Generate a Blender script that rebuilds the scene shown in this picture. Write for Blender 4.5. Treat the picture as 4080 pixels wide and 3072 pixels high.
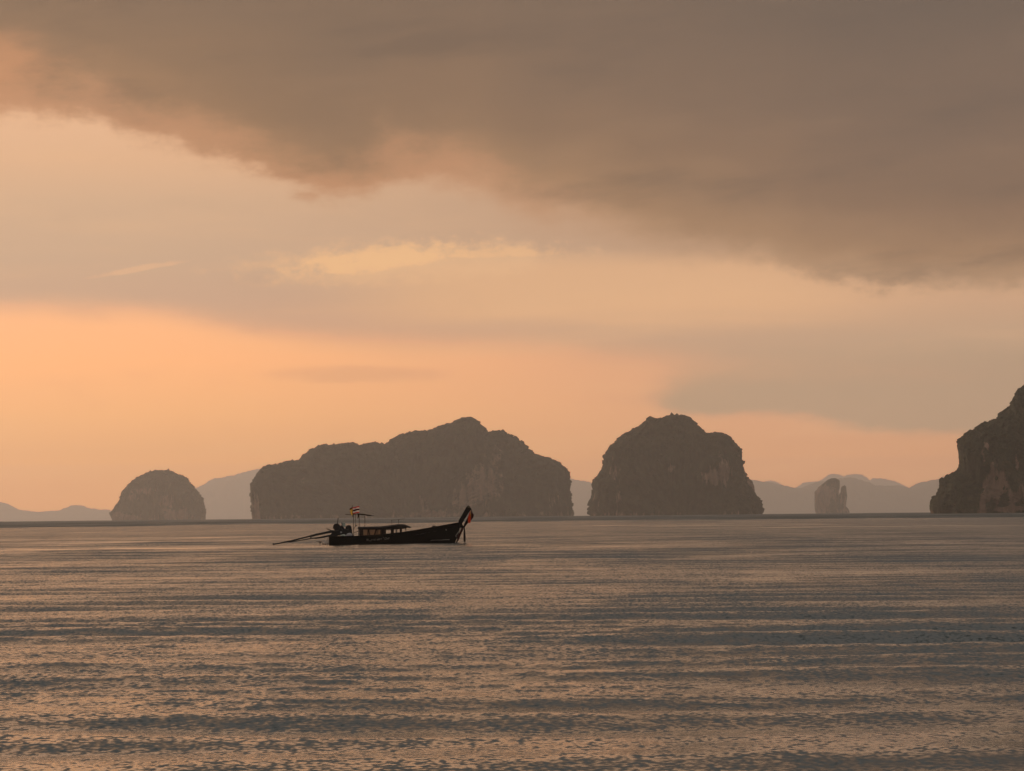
import bpy, bmesh, math, random
import numpy as np
from mathutils import Vector, Matrix

random.seed(7)
RNG = np.random.default_rng(7)
for o in list(bpy.data.objects):
    bpy.data.objects.remove(o)
SC = bpy.context.scene
COL = SC.collection

# ------------------------------------------------------------------ camera
F_PX = 12000.0                    # focal length in pixels of a 4080 px wide frame (a 106 mm lens)
CAM_H = 2.09
EARTH_R = 6371000.0
PITCH = math.atan(512.0 / F_PX)
ROLL = math.atan(0.0098)
cF = Vector((0, math.cos(PITCH), math.sin(PITCH)))
cR0 = Vector((1, 0, 0)); cU0 = Vector((0, -math.sin(PITCH), math.cos(PITCH)))
cR = cR0 * math.cos(ROLL) - cU0 * math.sin(ROLL)
cU = cR0 * math.sin(ROLL) + cU0 * math.cos(ROLL)
CAM = Vector((0, 0, CAM_H))
cam_d = bpy.data.cameras.new('camera')
cam_d.sensor_width = 36.0
cam_d.lens = F_PX / 4080.0 * 36.0
cam_d.clip_start = 0.5
cam_d.clip_end = 200000.0
cam = bpy.data.objects.new('camera', cam_d)
COL.objects.link(cam)
m3 = Matrix((cR, cU, -cF)).transposed()
cam.matrix_world = Matrix.Translation(CAM) @ m3.to_4x4()
SC.camera = cam


def P(px, py, Y):
    """point at distance Y whose direction was measured in the photograph"""
    d = cF * F_PX + cR * (px - 2040.0) + cU * (1536.0 - py)
    return CAM + d * (Y / d.y)


# ------------------------------------------------------------------ light
SUN_AZ, SUN_EL = -32.0, 9.0       # degrees, left of the view and low
SUN_STRENGTH, SUN_ANGLE = 1.5, 14.0
HAZE_K = 8.6e-5                   # per metre
HAZE_TOP = 470.0
HAZE_G = 0.47
HAZE_A = ((0.48, 0.38, 0.30), (0.37, 0.29, 0.22))       # brightness of deep haze to the left and right, used to see the sky through it

SC.view_settings.view_transform = 'Standard'
SC.view_settings.look = 'None'
SC.view_settings.gamma = 1.0
SC.view_settings.exposure = 0.0
SC.view_settings.use_curve_mapping = False
SC.render.engine = 'CYCLES'
SC.cycles.use_denoising = True
SC.cycles.max_bounces = 6
SC.cycles.volume_bounces = 1
SC.cycles.transparent_max_bounces = 8
SC.cycles.sample_clamp_indirect = 4.0

sun_d = bpy.data.lights.new('sun', 'SUN')
sun_d.energy = SUN_STRENGTH
sun_d.angle = math.radians(SUN_ANGLE)
sun_d.color = (1.0, 0.685, 0.475)
sun = bpy.data.objects.new('sun', sun_d)
COL.objects.link(sun)
sd = Vector((math.sin(math.radians(SUN_AZ)) * math.cos(math.radians(SUN_EL)),
             math.cos(math.radians(SUN_AZ)) * math.cos(math.radians(SUN_EL)),
             math.sin(math.radians(SUN_EL))))
sun.rotation_euler = sd.to_track_quat('Z', 'Y').to_euler()
sun.location = (-40, 60, 60)


def lin(c):
    out = []
    for v in c:
        v = v / 255.0
        out.append(v / 12.92 if v <= 0.04045 else ((v + 0.055) / 1.055) ** 2.4)
    return tuple(out)


# ---- a tiny layer over shader nodes so that formulas read as formulas
class G:
    def __init__(self, tree):
        self.t = tree; self.n = tree.nodes; self.l = tree.links

    def new(self, kind, **kw):
        n = self.n.new(kind)
        for k, v in kw.items():
            setattr(n, k, v)
        return n

    def put(self, sock, v):
        if isinstance(v, bpy.types.NodeSocket):
            self.l.new(v, sock)
        else:
            if sock.type == 'RGBA' and len(v) == 3:
                v = tuple(v) + (1,)
            sock.default_value = v

    def math(self, op, a, b=0.0, c=0.0, clamp=False):
        n = self.new('ShaderNodeMath', operation=op); n.use_clamp = clamp
        self.put(n.inputs[0], a); self.put(n.inputs[1], b); self.put(n.inputs[2], c)
        return n.outputs[0]

    def add(self, a, b): return self.math('ADD', a, b)
    def sub(self, a, b): return self.math('SUBTRACT', a, b)
    def mul(self, a, b): return self.math('MULTIPLY', a, b)

    def step(self, x, lo, hi):
        n = self.new('ShaderNodeMapRange', interpolation_type='SMOOTHERSTEP')
        self.put(n.inputs[0], x); self.put(n.inputs[1], lo); self.put(n.inputs[2], hi)
        n.inputs[3].default_value = 0; n.inputs[4].default_value = 1
        return n.outputs[0]

    def mix(self, f, a, b, mode='MIX'):
        n = self.new('ShaderNodeMix', data_type='RGBA', blend_type=mode)
        self.put(n.inputs[0], f); self.put(n.inputs[6], a); self.put(n.inputs[7], b)
        return n.outputs[2]

    def ramp(self, x, stops, lo, hi):
        n = self.new('ShaderNodeValToRGB')
        r = n.color_ramp
        while len(r.elements) < len(stops):
            r.elements.new(0.5)
        for e, (p, c) in zip(r.elements, stops):
            e.position = (p - lo) / (hi - lo); e.color = tuple(c) + (1,)
        self.put(n.inputs[0], self.math('DIVIDE', self.sub(x, lo), hi - lo))
        return n.outputs[0]

    def curve(self, x, pts, lo, hi, vlo, vhi):
        """piecewise smooth function of x"""
        n = self.new('ShaderNodeFloatCurve')
        c = n.mapping.curves[0]
        P_ = [((a - lo) / (hi - lo), (b - vlo) / (vhi - vlo)) for a, b in pts]
        c.points[0].location = P_[0]; c.points[1].location = P_[-1]
        for p in P_[1:-1]:
            c.points.new(*p)
        n.mapping.update()
        self.put(n.inputs[1], self.math('DIVIDE', self.sub(x, lo), hi - lo, clamp=True))
        return self.add(self.mul(n.outputs[0], vhi - vlo), vlo)

    def vec(self, x, y, z=0.0):
        n = self.new('ShaderNodeCombineXYZ')
        self.put(n.inputs[0], x); self.put(n.inputs[1], y); self.put(n.inputs[2], z)
        return n.outputs[0]

    def noise(self, v, scale=1.0, detail=4.0, rough=0.5, centred=True):
        n = self.new('ShaderNodeTexNoise')
        self.put(n.inputs['Vector'], v)
        n.inputs['Scale'].default_value = scale
        n.inputs['Detail'].default_value = detail
        n.inputs['Roughness'].default_value = rough
        o = n.outputs[0]
        return self.mul(self.sub(o, 0.5), 2.0) if centred else o


def build_sky():
    w = bpy.data.worlds.new('World')
    SC.world = w
    w.use_nodes = True
    t = w.node_tree
    for n in list(t.nodes):
        t.nodes.remove(n)
    g = G(t)
    out = g.new('ShaderNodeOutputWorld')
    bg = g.new('ShaderNodeBackground')
    g.l.new(bg.outputs[0], out.inputs[0])
    tc = g.new('ShaderNodeTexCoord')
    sep = g.new('ShaderNodeSeparateXYZ'); g.l.new(tc.outputs['Generated'], sep.inputs[0])
    x, y, z = sep.outputs
    az = g.mul(g.math('ARCTAN2', x, y), 180 / math.pi)
    el = g.mul(g.math('ARCSINE', z), 180 / math.pi)
    el = g.add(g.math('ABSOLUTE', el), 0.043)
    big = g.noise(g.vec(g.mul(az, 0.16), g.mul(el, 0.42), 3.1), 1.0, 3.0)
    mid = g.noise(g.vec(g.mul(az, 0.55), g.mul(el, 1.3), 7.7), 1.0, 5.0, 0.55)
    fine = g.noise(g.vec(g.mul(az, 1.5), g.mul(el, 3.2), 1.7), 1.0, 6.0, 0.6)
    tuft = g.noise(g.vec(g.mul(az, 2.6), g.mul(el, 4.2), 41.0), 1.0, 6.0, 0.62)
    streak = g.noise(g.vec(g.mul(az, 0.22), g.mul(el, 2.0), 12.0), 1.0, 4.0, 0.5)
    right = g.step(g.add(az, g.mul(big, 1.5)), -9.0, 10.0)

    # glow below the veil
    low_l = g.ramp(el, [(0, lin((224, 174, 134))), (1.3, lin((226, 178, 134))), (2.0, lin((240, 184, 133))), (3.0, lin((255, 188, 133))), (4.2, lin((255, 190, 138)))], 0, 8)
    low_r = g.ramp(el, [(0, lin((208, 162, 124))), (1.3, lin((210, 164, 125))), (2.2, lin((212, 163, 126))), (3.0, lin((204, 160, 127))), (4.2, lin((186, 156, 124)))], 0, 8)
    low = g.mix(right, low_l, low_r)
    # the thin veil above it
    hi_l = g.ramp(el, [(3.2, lin((210, 166, 134))), (4.2, lin((202, 168, 138))), (5.0, lin((203, 171, 139))), (6.0, lin((211, 175, 139))), (6.8, lin((224, 180, 139))), (7.6, lin((230, 184, 142)))], 0, 12)
    hi_r = g.ramp(el, [(2.6, lin((186, 158, 126))), (3.3, lin((194, 163, 130))), (4.0, lin((206, 167, 130))), (5.0, lin((186, 151, 119))), (7.0, lin((170, 136, 108)))], 0, 12)
    hi = g.mix(right, hi_l, hi_r)
    # warm clearing in the middle of the veil
    wm = g.mul(g.step(az, -5.0, 0.0), g.sub(1.0, g.step(az, 4.0, 9.5)))
    we = g.mul(g.step(g.add(el, g.mul(streak, 0.25)), 3.25, 4.1), g.sub(1.0, g.step(el, 4.6, 5.2)))
    hi = g.mix(g.mul(g.mul(wm, we), 0.75), hi, lin((226, 180, 134)))
    eb = g.curve(az, [(-40, 4.2), (-9.7, 4.02), (-7.1, 3.95), (-4.5, 3.52), (-2.7, 3.33), (0.8, 3.22), (2.6, 3.05), (6, 2.7), (40, 2.6)], -40, 40, 0, 10)
    band = g.step(g.add(g.sub(el, eb), g.add(g.mul(mid, 0.14), g.mul(fine, 0.05))), -0.42, 0.42)
    veil = g.mix(band, low, hi)
    # soft streaks
    veil = g.mix(g.mul(g.step(streak, -0.15, 0.55), 0.16), veil, lin((232, 186, 138)))
    veil = g.mix(g.mul(g.step(mid, 0.0, 0.7), 0.12), veil, lin((176, 148, 122)))
    # grey-beige bank low on the right
    bot = g.curve(az, [(-40, 1.6), (2.4, 2.1), (3.2, 1.84), (5.6, 1.78), (6.3, 1.62), (8, 1.44), (40, 1.3)], -40, 40, 0, 10)
    b1 = g.step(g.add(g.sub(el, bot), g.add(g.mul(mid, 0.2), g.mul(tuft, 0.10))), -0.12, 0.24)
    b2 = g.sub(1.0, g.step(g.add(el, g.mul(mid, 0.4)), 2.2, 3.4))
    b3 = g.step(g.add(az, g.add(g.add(g.mul(mid, 0.9), g.mul(fine, 0.4)), g.mul(g.sub(el, 2.0), -1.0))), 1.7, 3.5)
    veil = g.mix(g.mul(g.mul(b1, b2), g.mul(b3, 0.92)), veil, lin((181, 157, 127)))
    # small dark lens of cloud over the big island
    l1 = g.math('POWER', g.math('DIVIDE', g.add(az, 2.9), 1.7), 2.0)
    l2 = g.math('POWER', g.math('DIVIDE', g.sub(el, 2.72), 0.17), 2.0)
    lens = g.sub(1.0, g.step(g.add(g.add(l1, l2), g.add(g.mul(fine, 0.9), g.mul(mid, 0.6))), 0.0, 1.7))
    veil = g.mix(g.mul(lens, 0.36), veil, lin((204, 160, 126)))
    # bright torn openings
    def opening(a0, e0, ra, re, slope, col, amt):
        nonlocal veil
        ea = g.sub(az, a0)
        ee = g.sub(g.sub(el, e0), g.mul(ea, slope))
        ee = g.mul(ee, g.add(1.0, g.mul(g.step(ee, 0.0, -0.02), 0.6)))
        q = g.add(g.math('POWER', g.math('DIVIDE', ea, ra), 2.0),
                  g.math('POWER', g.math('DIVIDE', ee, re), 2.0))
        m = g.sub(1.0, g.step(g.add(q, g.add(g.mul(tuft, 1.5), g.add(g.mul(fine, 1.2), g.mul(mid, 0.5)))), 0.0, 1.7))
        veil = g.mix(g.mul(m, amt), veil, col)
    opening(-2.0, 4.78, 3.0, 0.50, 0.05, lin((226, 183, 138)), 0.6)
    opening(-2.4, 4.88, 1.8, 0.30, 0.12, lin((242, 193, 138)), 0.68)
    opening(-0.2, 5.0, 1.3, 0.12, 0.02, lin((236, 188, 136)), 0.5)
    opening(-7.1, 4.72, 0.8, 0.07, 0.17, lin((226, 182, 140)), 0.6)

    # heavy deck
    pts = [(-60, 9.0), (-20, 8.3), (-9.2, 7.50), (-8.0, 7.46), (-7.4, 7.25), (-5.5, 6.78), (-4.3, 6.36), (-3.15, 6.02), (-2.3, 6.36),
           (-0.95, 6.28), (-0.05, 5.85), (0.45, 5.58), (1.0, 5.55), (2.6, 5.05), (4.0, 4.84), (5.05, 4.74), (5.75, 4.40),
           (6.8, 4.2), (9.7, 4.2), (20, 4.0), (60, 5.0)]
    E = g.curve(az, pts, -60, 60, 0, 12)
    d = g.sub(el, E)
    rag = g.add(g.add(g.mul(fine, 0.30), g.mul(tuft, 0.22)), g.add(g.mul(mid, 0.26), g.mul(big, 0.05)))
    dn = g.add(d, rag)
    hump = g.mul(g.step(az, -1.8, 0.3), g.sub(1.0, g.step(az, 3.0, 6.0)))
    soft = g.add(0.36, g.mul(hump, 0.45))
    cover = g.step(dn, g.mul(soft, -0.6), soft)
    inner = g.ramp(g.add(d, g.add(g.mul(big, 1.0), g.mul(mid, 0.45))),
                   [(0, lin((180, 139, 108))), (0.6, lin((160, 126, 99))), (1.5, lin((144, 117, 95))), (3.0, lin((133, 111, 93))), (5.0, lin((126, 107, 91))), (12, lin((104, 93, 84)))], -1, 20)
    inner_r = g.ramp(g.add(d, g.add(g.mul(big, 1.0), g.mul(mid, 0.45))),
                     [(0, lin((184, 150, 120))), (0.7, lin((163, 131, 104))), (1.8, lin((140, 114, 94))), (3.0, lin((128, 107, 91))), (5.0, lin((116, 100, 87))), (12, lin((100, 90, 82)))], -1, 20)
    deck = g.mix(right, inner, inner_r)
    deck = g.mix(g.mul(g.step(streak, 0.0, 0.6), 0.15), deck, lin((152, 122, 100)))
    diag = g.noise(g.vec(g.mul(az, 0.20), g.add(g.mul(el, 0.95), g.mul(az, -0.10)), 55.0), 1.0, 5.0, 0.55)
    deck = g.mix(g.mul(g.step(diag, -0.05, 0.5), 0.45), deck, lin((110, 96, 85)))
    deck = g.mix(g.mul(g.step(diag, -0.05, -0.6), 0.22), deck, lin((160, 130, 105)))
    deck = g.mix(g.mul(g.step(tuft, 0.05, 0.6), 0.10), deck, lin((120, 102, 88)))
    # afterglow in the deck's left flank and along its torn edge
    gl = g.mul(g.sub(1.0, g.step(g.add(az, g.mul(mid, 1.2)), -10.2, -8.1)), g.sub(1.0, g.step(g.add(el, g.mul(mid, 0.6)), 8.2, 9.6)))
    deck = g.mix(g.mul(gl, 0.8), deck, lin((206, 148, 110)))
    ed = g.mul(g.sub(1.0, g.step(g.add(d, g.add(g.mul(mid, 0.8), g.mul(tuft, 0.25))), 0.05, 1.15)), g.sub(1.0, g.step(az, -2.0, 3.5)))
    deck = g.mix(g.mul(ed, 0.75), deck, lin((194, 145, 112)))
    # towards the zenith and away from the sun the deck is greyer
    deck = g.mix(g.step(el, 9.0, 30.0), deck, lin((143, 140, 136)))
    away = g.step(g.math('ABSOLUTE', g.sub(az, SUN_AZ)), 25.0, 110.0)
    deck = g.mix(g.mul(away, 0.5), deck, lin((134, 130, 128)))
    veil = g.mix(away, veil, lin((140, 124, 112)))
    veil = g.mix(1.0, veil, (0.995, 0.985, 1.06), 'MULTIPLY')
    target = g.mix(cover, veil, deck)

    # the same sky, before the air between it and the eye
    path = g.math('DIVIDE', HAZE_K * HAZE_TOP, g.math('MAXIMUM', g.math('ABSOLUTE', z), 0.018))
    T = g.math('EXPONENT', g.mul(path, -1.0))
    fr = g.sub(1.0, T)
    hz = g.mix(1.0, g.mix(right, HAZE_A[0], HAZE_A[1]), g.vec(fr, fr, fr), 'MULTIPLY')
    clear = g.mix(1.0, target, hz, 'SUBTRACT')
    clear = g.mix(1.0, clear, g.vec(T, T, T), 'DIVIDE')
    nish = g.new('ShaderNodeTexSky', sky_type='NISHITA')
    nish.sun_disc = False
    nish.sun_elevation = math.radians(SUN_EL)
    nish.sun_rotation = math.radians(SUN_AZ)
    ns = g.mix(1.0, nish.outputs[0], (0.06, 0.06, 0.06), 'MULTIPLY')
    # a little blue sky leaks through the cover
    fin = g.mix(0.04, clear, ns)
    g.l.new(fin, bg.inputs[0])
    bg.inputs[1].default_value = 1.0


build_sky()

# ------------------------------------------------------------------ helpers
def link(name, mesh, mat=None, parent=None, kind=None):
    o = bpy.data.objects.new(name, mesh)
    COL.objects.link(o)
    if mat is not None:
        for m in (mat if isinstance(mat, (list, tuple)) else [mat]):
            mesh.materials.append(m)
    if parent is not None:
        o.parent = parent
    if kind:
        o['kind'] = kind
    return o


def tag(o, label, cat, group=None):
    o['label'] = label; o['category'] = cat
    if group:
        o['group'] = group
    return o


def empty(name, loc, label, cat, group=None, rot=(0, 0, 0)):
    o = bpy.data.objects.new(name, None)
    COL.objects.link(o)
    o.location = loc; o.rotation_euler = rot
    o.empty_display_size = 0.3
    return tag(o, label, cat, group)


def np_mesh(name, V, Fq, smooth=True):
    """V (n,3) floats; Fq (m,k) ints with k = 3 or 4"""
    me = bpy.data.meshes.new(name)
    V = np.ascontiguousarray(V, dtype=np.float32); Fq = np.ascontiguousarray(Fq, dtype=np.int32)
    k = Fq.shape[1]
    me.vertices.add(len(V)); me.vertices.foreach_set('co', V.ravel())
    me.loops.add(Fq.size); me.loops.foreach_set('vertex_index', Fq.ravel())
    me.polygons.add(len(Fq))
    me.polygons.foreach_set('loop_start', np.arange(0, Fq.size, k, dtype=np.int32))
    me.polygons.foreach_set('loop_total', np.full(len(Fq), k, dtype=np.int32))
    me.polygons.foreach_set('use_smooth', np.full(len(Fq), smooth))
    me.update(calc_edges=True)
    me.validate()
    return me


def attr(me, name, vals):
    a = me.attributes.new(name, 'FLOAT', 'POINT')
    a.data.foreach_set('value', np.ascontiguousarray(vals, dtype=np.float32))


def hash3(ix, iy, iz, seed):
    h = (ix.astype(np.int64) * 374761393 + iy.astype(np.int64) * 668265263 + iz.astype(np.int64) * 2147483647 + seed * 144269) & 0xFFFFFFFF
    h = ((h ^ (h >> 13)) * 1274126177) & 0xFFFFFFFF
    h = ((h ^ (h >> 15)) * 2246822519) & 0xFFFFFFFF
    h = h ^ (h >> 16)
    return (h & 0xFFFFFF) / float(0xFFFFFF)


def vnoise(p, seed=0):
    i = np.floor(p).astype(np.int64); f = p - i
    f = f * f * f * (f * (f * 6 - 15) + 10)
    r = 0
    for dx in (0, 1):
        wx = f[:, 0] if dx else 1 - f[:, 0]
        for dy in (0, 1):
            wy = f[:, 1] if dy else 1 - f[:, 1]
            for dz in (0, 1):
                wz = f[:, 2] if dz else 1 - f[:, 2]
                r = r + wx * wy * wz * hash3(i[:, 0] + dx, i[:, 1] + dy, i[:, 2] + dz, seed)
    return r * 2 - 1


def fbm(p, octv=4, seed=0, gain=0.5):
    a, s, r = 1.0, 1.0, 0
    for k in range(octv):
        r = r + a * vnoise(p * s + 17.3 * k, seed + k)
        a *= gain; s *= 2.03
    return r


def new_mat(name):
    m = bpy.data.materials.new(name)
    m.use_nodes = True
    t = m.node_tree
    for n in list(t.nodes):
        t.nodes.remove(n)
    g = G(t)
    out = g.new('ShaderNodeOutputMaterial')
    return m, g, out


def surf(name, col, rough=0.7, spec=0.3, var=0.25, scale=6.0, bump=0.0, bscale=30.0, metal=0.0):
    """plain painted / wooden / metal surface with a little mottling"""
    m, g, out = new_mat(name)
    b = g.new('ShaderNodeBsdfPrincipled')
    tc = g.new('ShaderNodeTexCoord')
    n = g.noise(tc.outputs['Object'], scale, 5.0, 0.6, False)
    c = g.mix(n, tuple(v * (1 - var) for v in col), tuple(min(1, v * (1 + var)) for v in col))
    g.l.new(c, b.inputs['Base Color'])
    b.inputs['Roughness'].default_value = rough
    b.inputs['Specular IOR Level'].default_value = spec
    b.inputs['Metallic'].default_value = metal
    if bump:
        bn = g.new('ShaderNodeBump'); bn.inputs['Strength'].default_value = bump
        bn.inputs['Distance'].default_value = 0.02
        g.l.new(g.noise(tc.outputs['Object'], bscale, 4.0, 0.6, False), bn.inputs['Height'])
        g.l.new(bn.outputs[0], b.inputs['Normal'])
    g.l.new(b.outputs[0], out.inputs[0])
    return m


def cloth(name, col, trans=0.6):
    m, g, out = new_mat(name)
    d = g.new('ShaderNodeBsdfDiffuse'); t = g.new('ShaderNodeBsdfTranslucent')
    tc = g.new('ShaderNodeTexCoord')
    n = g.noise(tc.outputs['Object'], 14.0, 4.0, 0.6, False)
    c = g.mix(n, tuple(v * 0.7 for v in col), tuple(min(1, v * 1.2) for v in col))
    g.l.new(c, d.inputs[0]); g.l.new(c, t.inputs[0])
    mx = g.new('ShaderNodeMixShader'); mx.inputs[0].default_value = trans
    g.l.new(d.outputs[0], mx.inputs[1]); g.l.new(t.outputs[0], mx.inputs[2])
    g.l.new(mx.outputs[0], out.inputs[0])
    return m


# ------------------------------------------------------------------ sea
def build_sea():
    half = math.radians(14.5)
    nd = 560
    dense = np.linspace(-half, half, nd)
    coarse = np.linspace(half, 2 * math.pi - half, 60)[1:-1]
    th = np.concatenate([dense, coarse])
    r1 = np.geomspace(15.0, 1500.0, 1750)
    r2 = np.geomspace(1500.0, 24000.0, 60)[1:]
    r = np.concatenate([[3.0, 8.0], r1, r2])
    R, T = np.meshgrid(r, th, indexing='ij')
    X = R * np.sin(T); Yc = R * np.cos(T)
    dr = np.gradient(r)[:, None]
    dth = np.gradient(th); dth[nd - 1:] = 0.08
    dth[0] = 0.0005; dth[nd - 2] = 0.0005
    cell_r = np.broadcast_to(dr, R.shape)
    cell_t = R * dth[None, :]
    Z = np.zeros_like(R); var_lost = np.zeros_like(R)
    # (wavelength, slope rms, direction spread about the view axis) families
    comps = []
    rg = np.random.default_rng(11)
    def family(n, l0, l1, slope, spread, mean=0.0):
        for _ in range(n):
            lam = math.exp(rg.uniform(math.log(l0), math.log(l1)))
            a = mean + rg.normal() * spread
            comps.append((lam, a, slope * math.sqrt(2.0 / n), rg.uniform(0, 2 * math.pi)))
    family(14, 2.7, 4.0, SWELL, 0.11, 0.03)
    family(8, 7.0, 16.0, 0.010, 0.35, -0.1)
    family(30, 0.8, 2.0, 0.016, 0.7, 0.0)
    family(44, 0.34, 0.9, 0.032, 0.9, 0.0)
    family(30, 0.18, 0.34, 0.020, 0.9, 0.0)
    sx, sy = X.astype(np.float32), Yc.astype(np.float32)
    # small waves come and go in patches
    env = np.zeros_like(sx)
    for k in range(14):
        l = rg.uniform(6, 60); a = rg.normal() * 0.5
        env += np.sin(2 * math.pi / l * (math.sin(a) * sx * 0.5 + math.cos(a) * sy) + rg.uniform(0, 6.28))
    env = np.clip(1.0 + 0.30 * env, 0.12, 2.2)
    for lam, a, s, ph in comps:
        k = 2 * math.pi / lam
        kx, ky = k * math.sin(a), k * math.cos(a)
        eff = np.abs(ky) * cell_r + np.abs(kx) * cell_t         # phase advance per cell
        w = np.clip((2.2 - eff) / 1.2, 0, 1)
        w = w * w * (3 - 2 * w)
        var_lost += (1 - w * w) * s * s * 0.5
        rows = np.where(w.max(axis=1) > 0)[0]
        if len(rows):
            q = slice(rows[0], rows[-1] + 1)
            Z[q] += (env[q] if lam < 1.0 else 1.0) * w[q] * (s / k) * np.sin(kx * sx[q] + ky * sy[q] + ph)
    Z -= R ** 2 / (2 * EARTH_R)                  # the sea falls away behind its horizon
    n_r, n_t = R.shape
    V = np.stack([X, Yc, Z], axis=-1).reshape(-1, 3)
    idx = np.arange(n_r * n_t).reshape(n_r, n_t)
    nx = np.roll(idx, -1, axis=1)
    Fq = np.stack([idx[:-1], nx[:-1], nx[1:], idx[1:]], axis=-1).reshape(-1, 4)
    me = np_mesh('sea', V, Fq[:, ::-1])
    attr(me, 'chop', np.sqrt(var_lost).ravel())
    # cap under the viewer
    bm = bmesh.new(); bm.from_mesh(me)
    bm.verts.ensure_lookup_table()
    bm.faces.new([bm.verts[i] for i in idx[0]][::-1])
    bm.normal_update()
    bm.to_mesh(me); bm.free()
    if me.polygons[0].normal.z < 0:
        me.flip_normals()
    m, g, out = new_mat('sea_water')
    b = g.new('ShaderNodeBsdfPrincipled')
    b.inputs['Base Color'].default_value = (0.045, 0.057, 0.048, 1)
    b.inputs['IOR'].default_value = 1.333
    geo = g.new('ShaderNodeNewGeometry')
    sep = g.new('ShaderNodeSeparateXYZ'); g.l.new(geo.outputs['Position'], sep.inputs[0])
    at = g.new('ShaderNodeAttribute', attribute_name='chop')
    # cat's-paws: long patches where the breeze roughens the surface
    patch = g.noise(g.vec(g.mul(sep.outputs[0], 0.010), g.mul(sep.outputs[1], 0.011), 0.0), 1.0, 3.0, 0.5, False)
    gust = g.step(patch, 0.35, 0.68)
    far = g.step(g.add(sep.outputs[1], g.mul(g.noise(g.vec(g.mul(sep.outputs[0], 0.012), g.mul(sep.outputs[1], 0.004), 77.0), 1.0, 4.0, 0.6), 420.0)), 760.0, 960.0)
    slick = g.noise(g.vec(g.mul(sep.outputs[0], 0.012), g.mul(sep.outputs[1], 0.05), 5.0), 1.0, 4.0, 0.6, False)
    slick = g.mul(g.step(slick, 0.54, 0.68), g.mul(g.sub(1.0, far), g.step(sep.outputs[1], 60.0, 130.0)))
    rough_ = g.sub(1.0, g.mul(slick, 0.85))
    sig = g.math('SQRT', g.add(g.add(g.mul(g.math('POWER', at.outputs['Fac'], 2.0), g.mul(rough_, 0.22)), g.mul(g.add(0.35, g.mul(gust, 1.4)), RIPPLE ** 2)), g.mul(far, g.mul(g.step(g.noise(g.vec(g.mul(sep.outputs[0], 0.02), g.mul(sep.outputs[1], 0.006), 88.0), 1.0, 3.0, 0.6), -0.35, 0.3), 0.10))))
    g.l.new(g.math('SQRT', g.mul(sig, 1.414)), b.inputs['Roughness'])
    # ripples too fine for the mesh
    warp = g.noise(g.vec(g.mul(sep.outputs[0], 0.6), g.mul(sep.outputs[1], 0.6), 2.0), 1.0, 2.0, 0.5)
    tc = g.vec(g.add(g.mul(sep.outputs[0], 3.6), warp), g.add(g.mul(sep.outputs[1], 2.0), warp), 0.0)
    n1 = g.noise(tc, 1.0, 3.0, 0.62, False)
    n2 = g.noise(g.vec(g.mul(sep.outputs[0], 0.9), g.mul(sep.outputs[1], 0.42), 9.0), 1.0, 2.0, 0.5, False)
    n3 = g.noise(g.vec(g.mul(sep.outputs[0], 9.0), g.mul(sep.outputs[1], 4.5), 4.0), 1.0, 2.0, 0.6, False)
    n1 = g.add(g.add(g.mul(n1, 0.05), g.mul(n2, 0.09)), g.mul(n3, 0.014))
    bn = g.new('ShaderNodeBump'); bn.inputs['Distance'].default_value = 1.0
    g.put(bn.inputs['Strength'], g.mul(rough_, g.add(BUMP, g.mul(gust, BUMP * 0.8))))
    g.l.new(n1, bn.inputs['Height'])
    # wavelet faces: small facets leaning to and fro, at three sizes
    ty = None
    for fx, fy, zz, wt in ((14.0, 9.0, 20.0, 2.0), (6.5, 3.4, 21.0, 1.1), (2.6, 0.9, 22.0, 0.42), (0.9, 0.18, 23.0, 0.40), (0.3, 0.045, 24.0, 0.40), (0.12, 0.012, 25.0, 0.4)):
        q = g.mul(g.noise(g.vec(g.add(g.mul(sep.outputs[0], fx), g.mul(warp, 0.6)), g.mul(sep.outputs[1], fy), zz), 1.0, 1.5, 0.5), wt)
        ty = q if ty is None else g.add(ty, q)
    tx = g.noise(g.vec(g.mul(sep.outputs[0], 5.0), g.mul(sep.outputs[1], 2.0), 31.0), 1.0, 1.0, 0.5)
    # the near faces of wavelets are short and steep, their backs long and gentle
    ty = g.add(g.add(g.mul(g.math('MINIMUM', ty, 0.0), 1.9), g.mul(g.math('MAXIMUM', ty, 0.0), 0.6)), 0.04)
    ty = g.mul(ty, g.mul(rough_, TILT)); tx = g.mul(tx, TILT * 0.8)
    va = g.new('ShaderNodeVectorMath', operation='ADD'); g.l.new(bn.outputs[0], va.inputs[0]); g.l.new(g.vec(tx, ty, 0.0), va.inputs[1])
    vn = g.new('ShaderNodeVectorMath', operation='NORMALIZE'); g.l.new(va.outputs[0], vn.inputs[0])
    g.l.new(vn.outputs[0], b.inputs['Normal'])
    g.l.new(b.outputs[0], out.inputs[0])
    o = link('sea', me, m, kind='structure')
    return o


SWELL = 0.066
RIPPLE = 0.007
BUMP = 0.2
TILT = 0.108
build_sea()

# sea floor, so that the water has a bottom under it everywhere is not needed: deep water is opaque here

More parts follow.
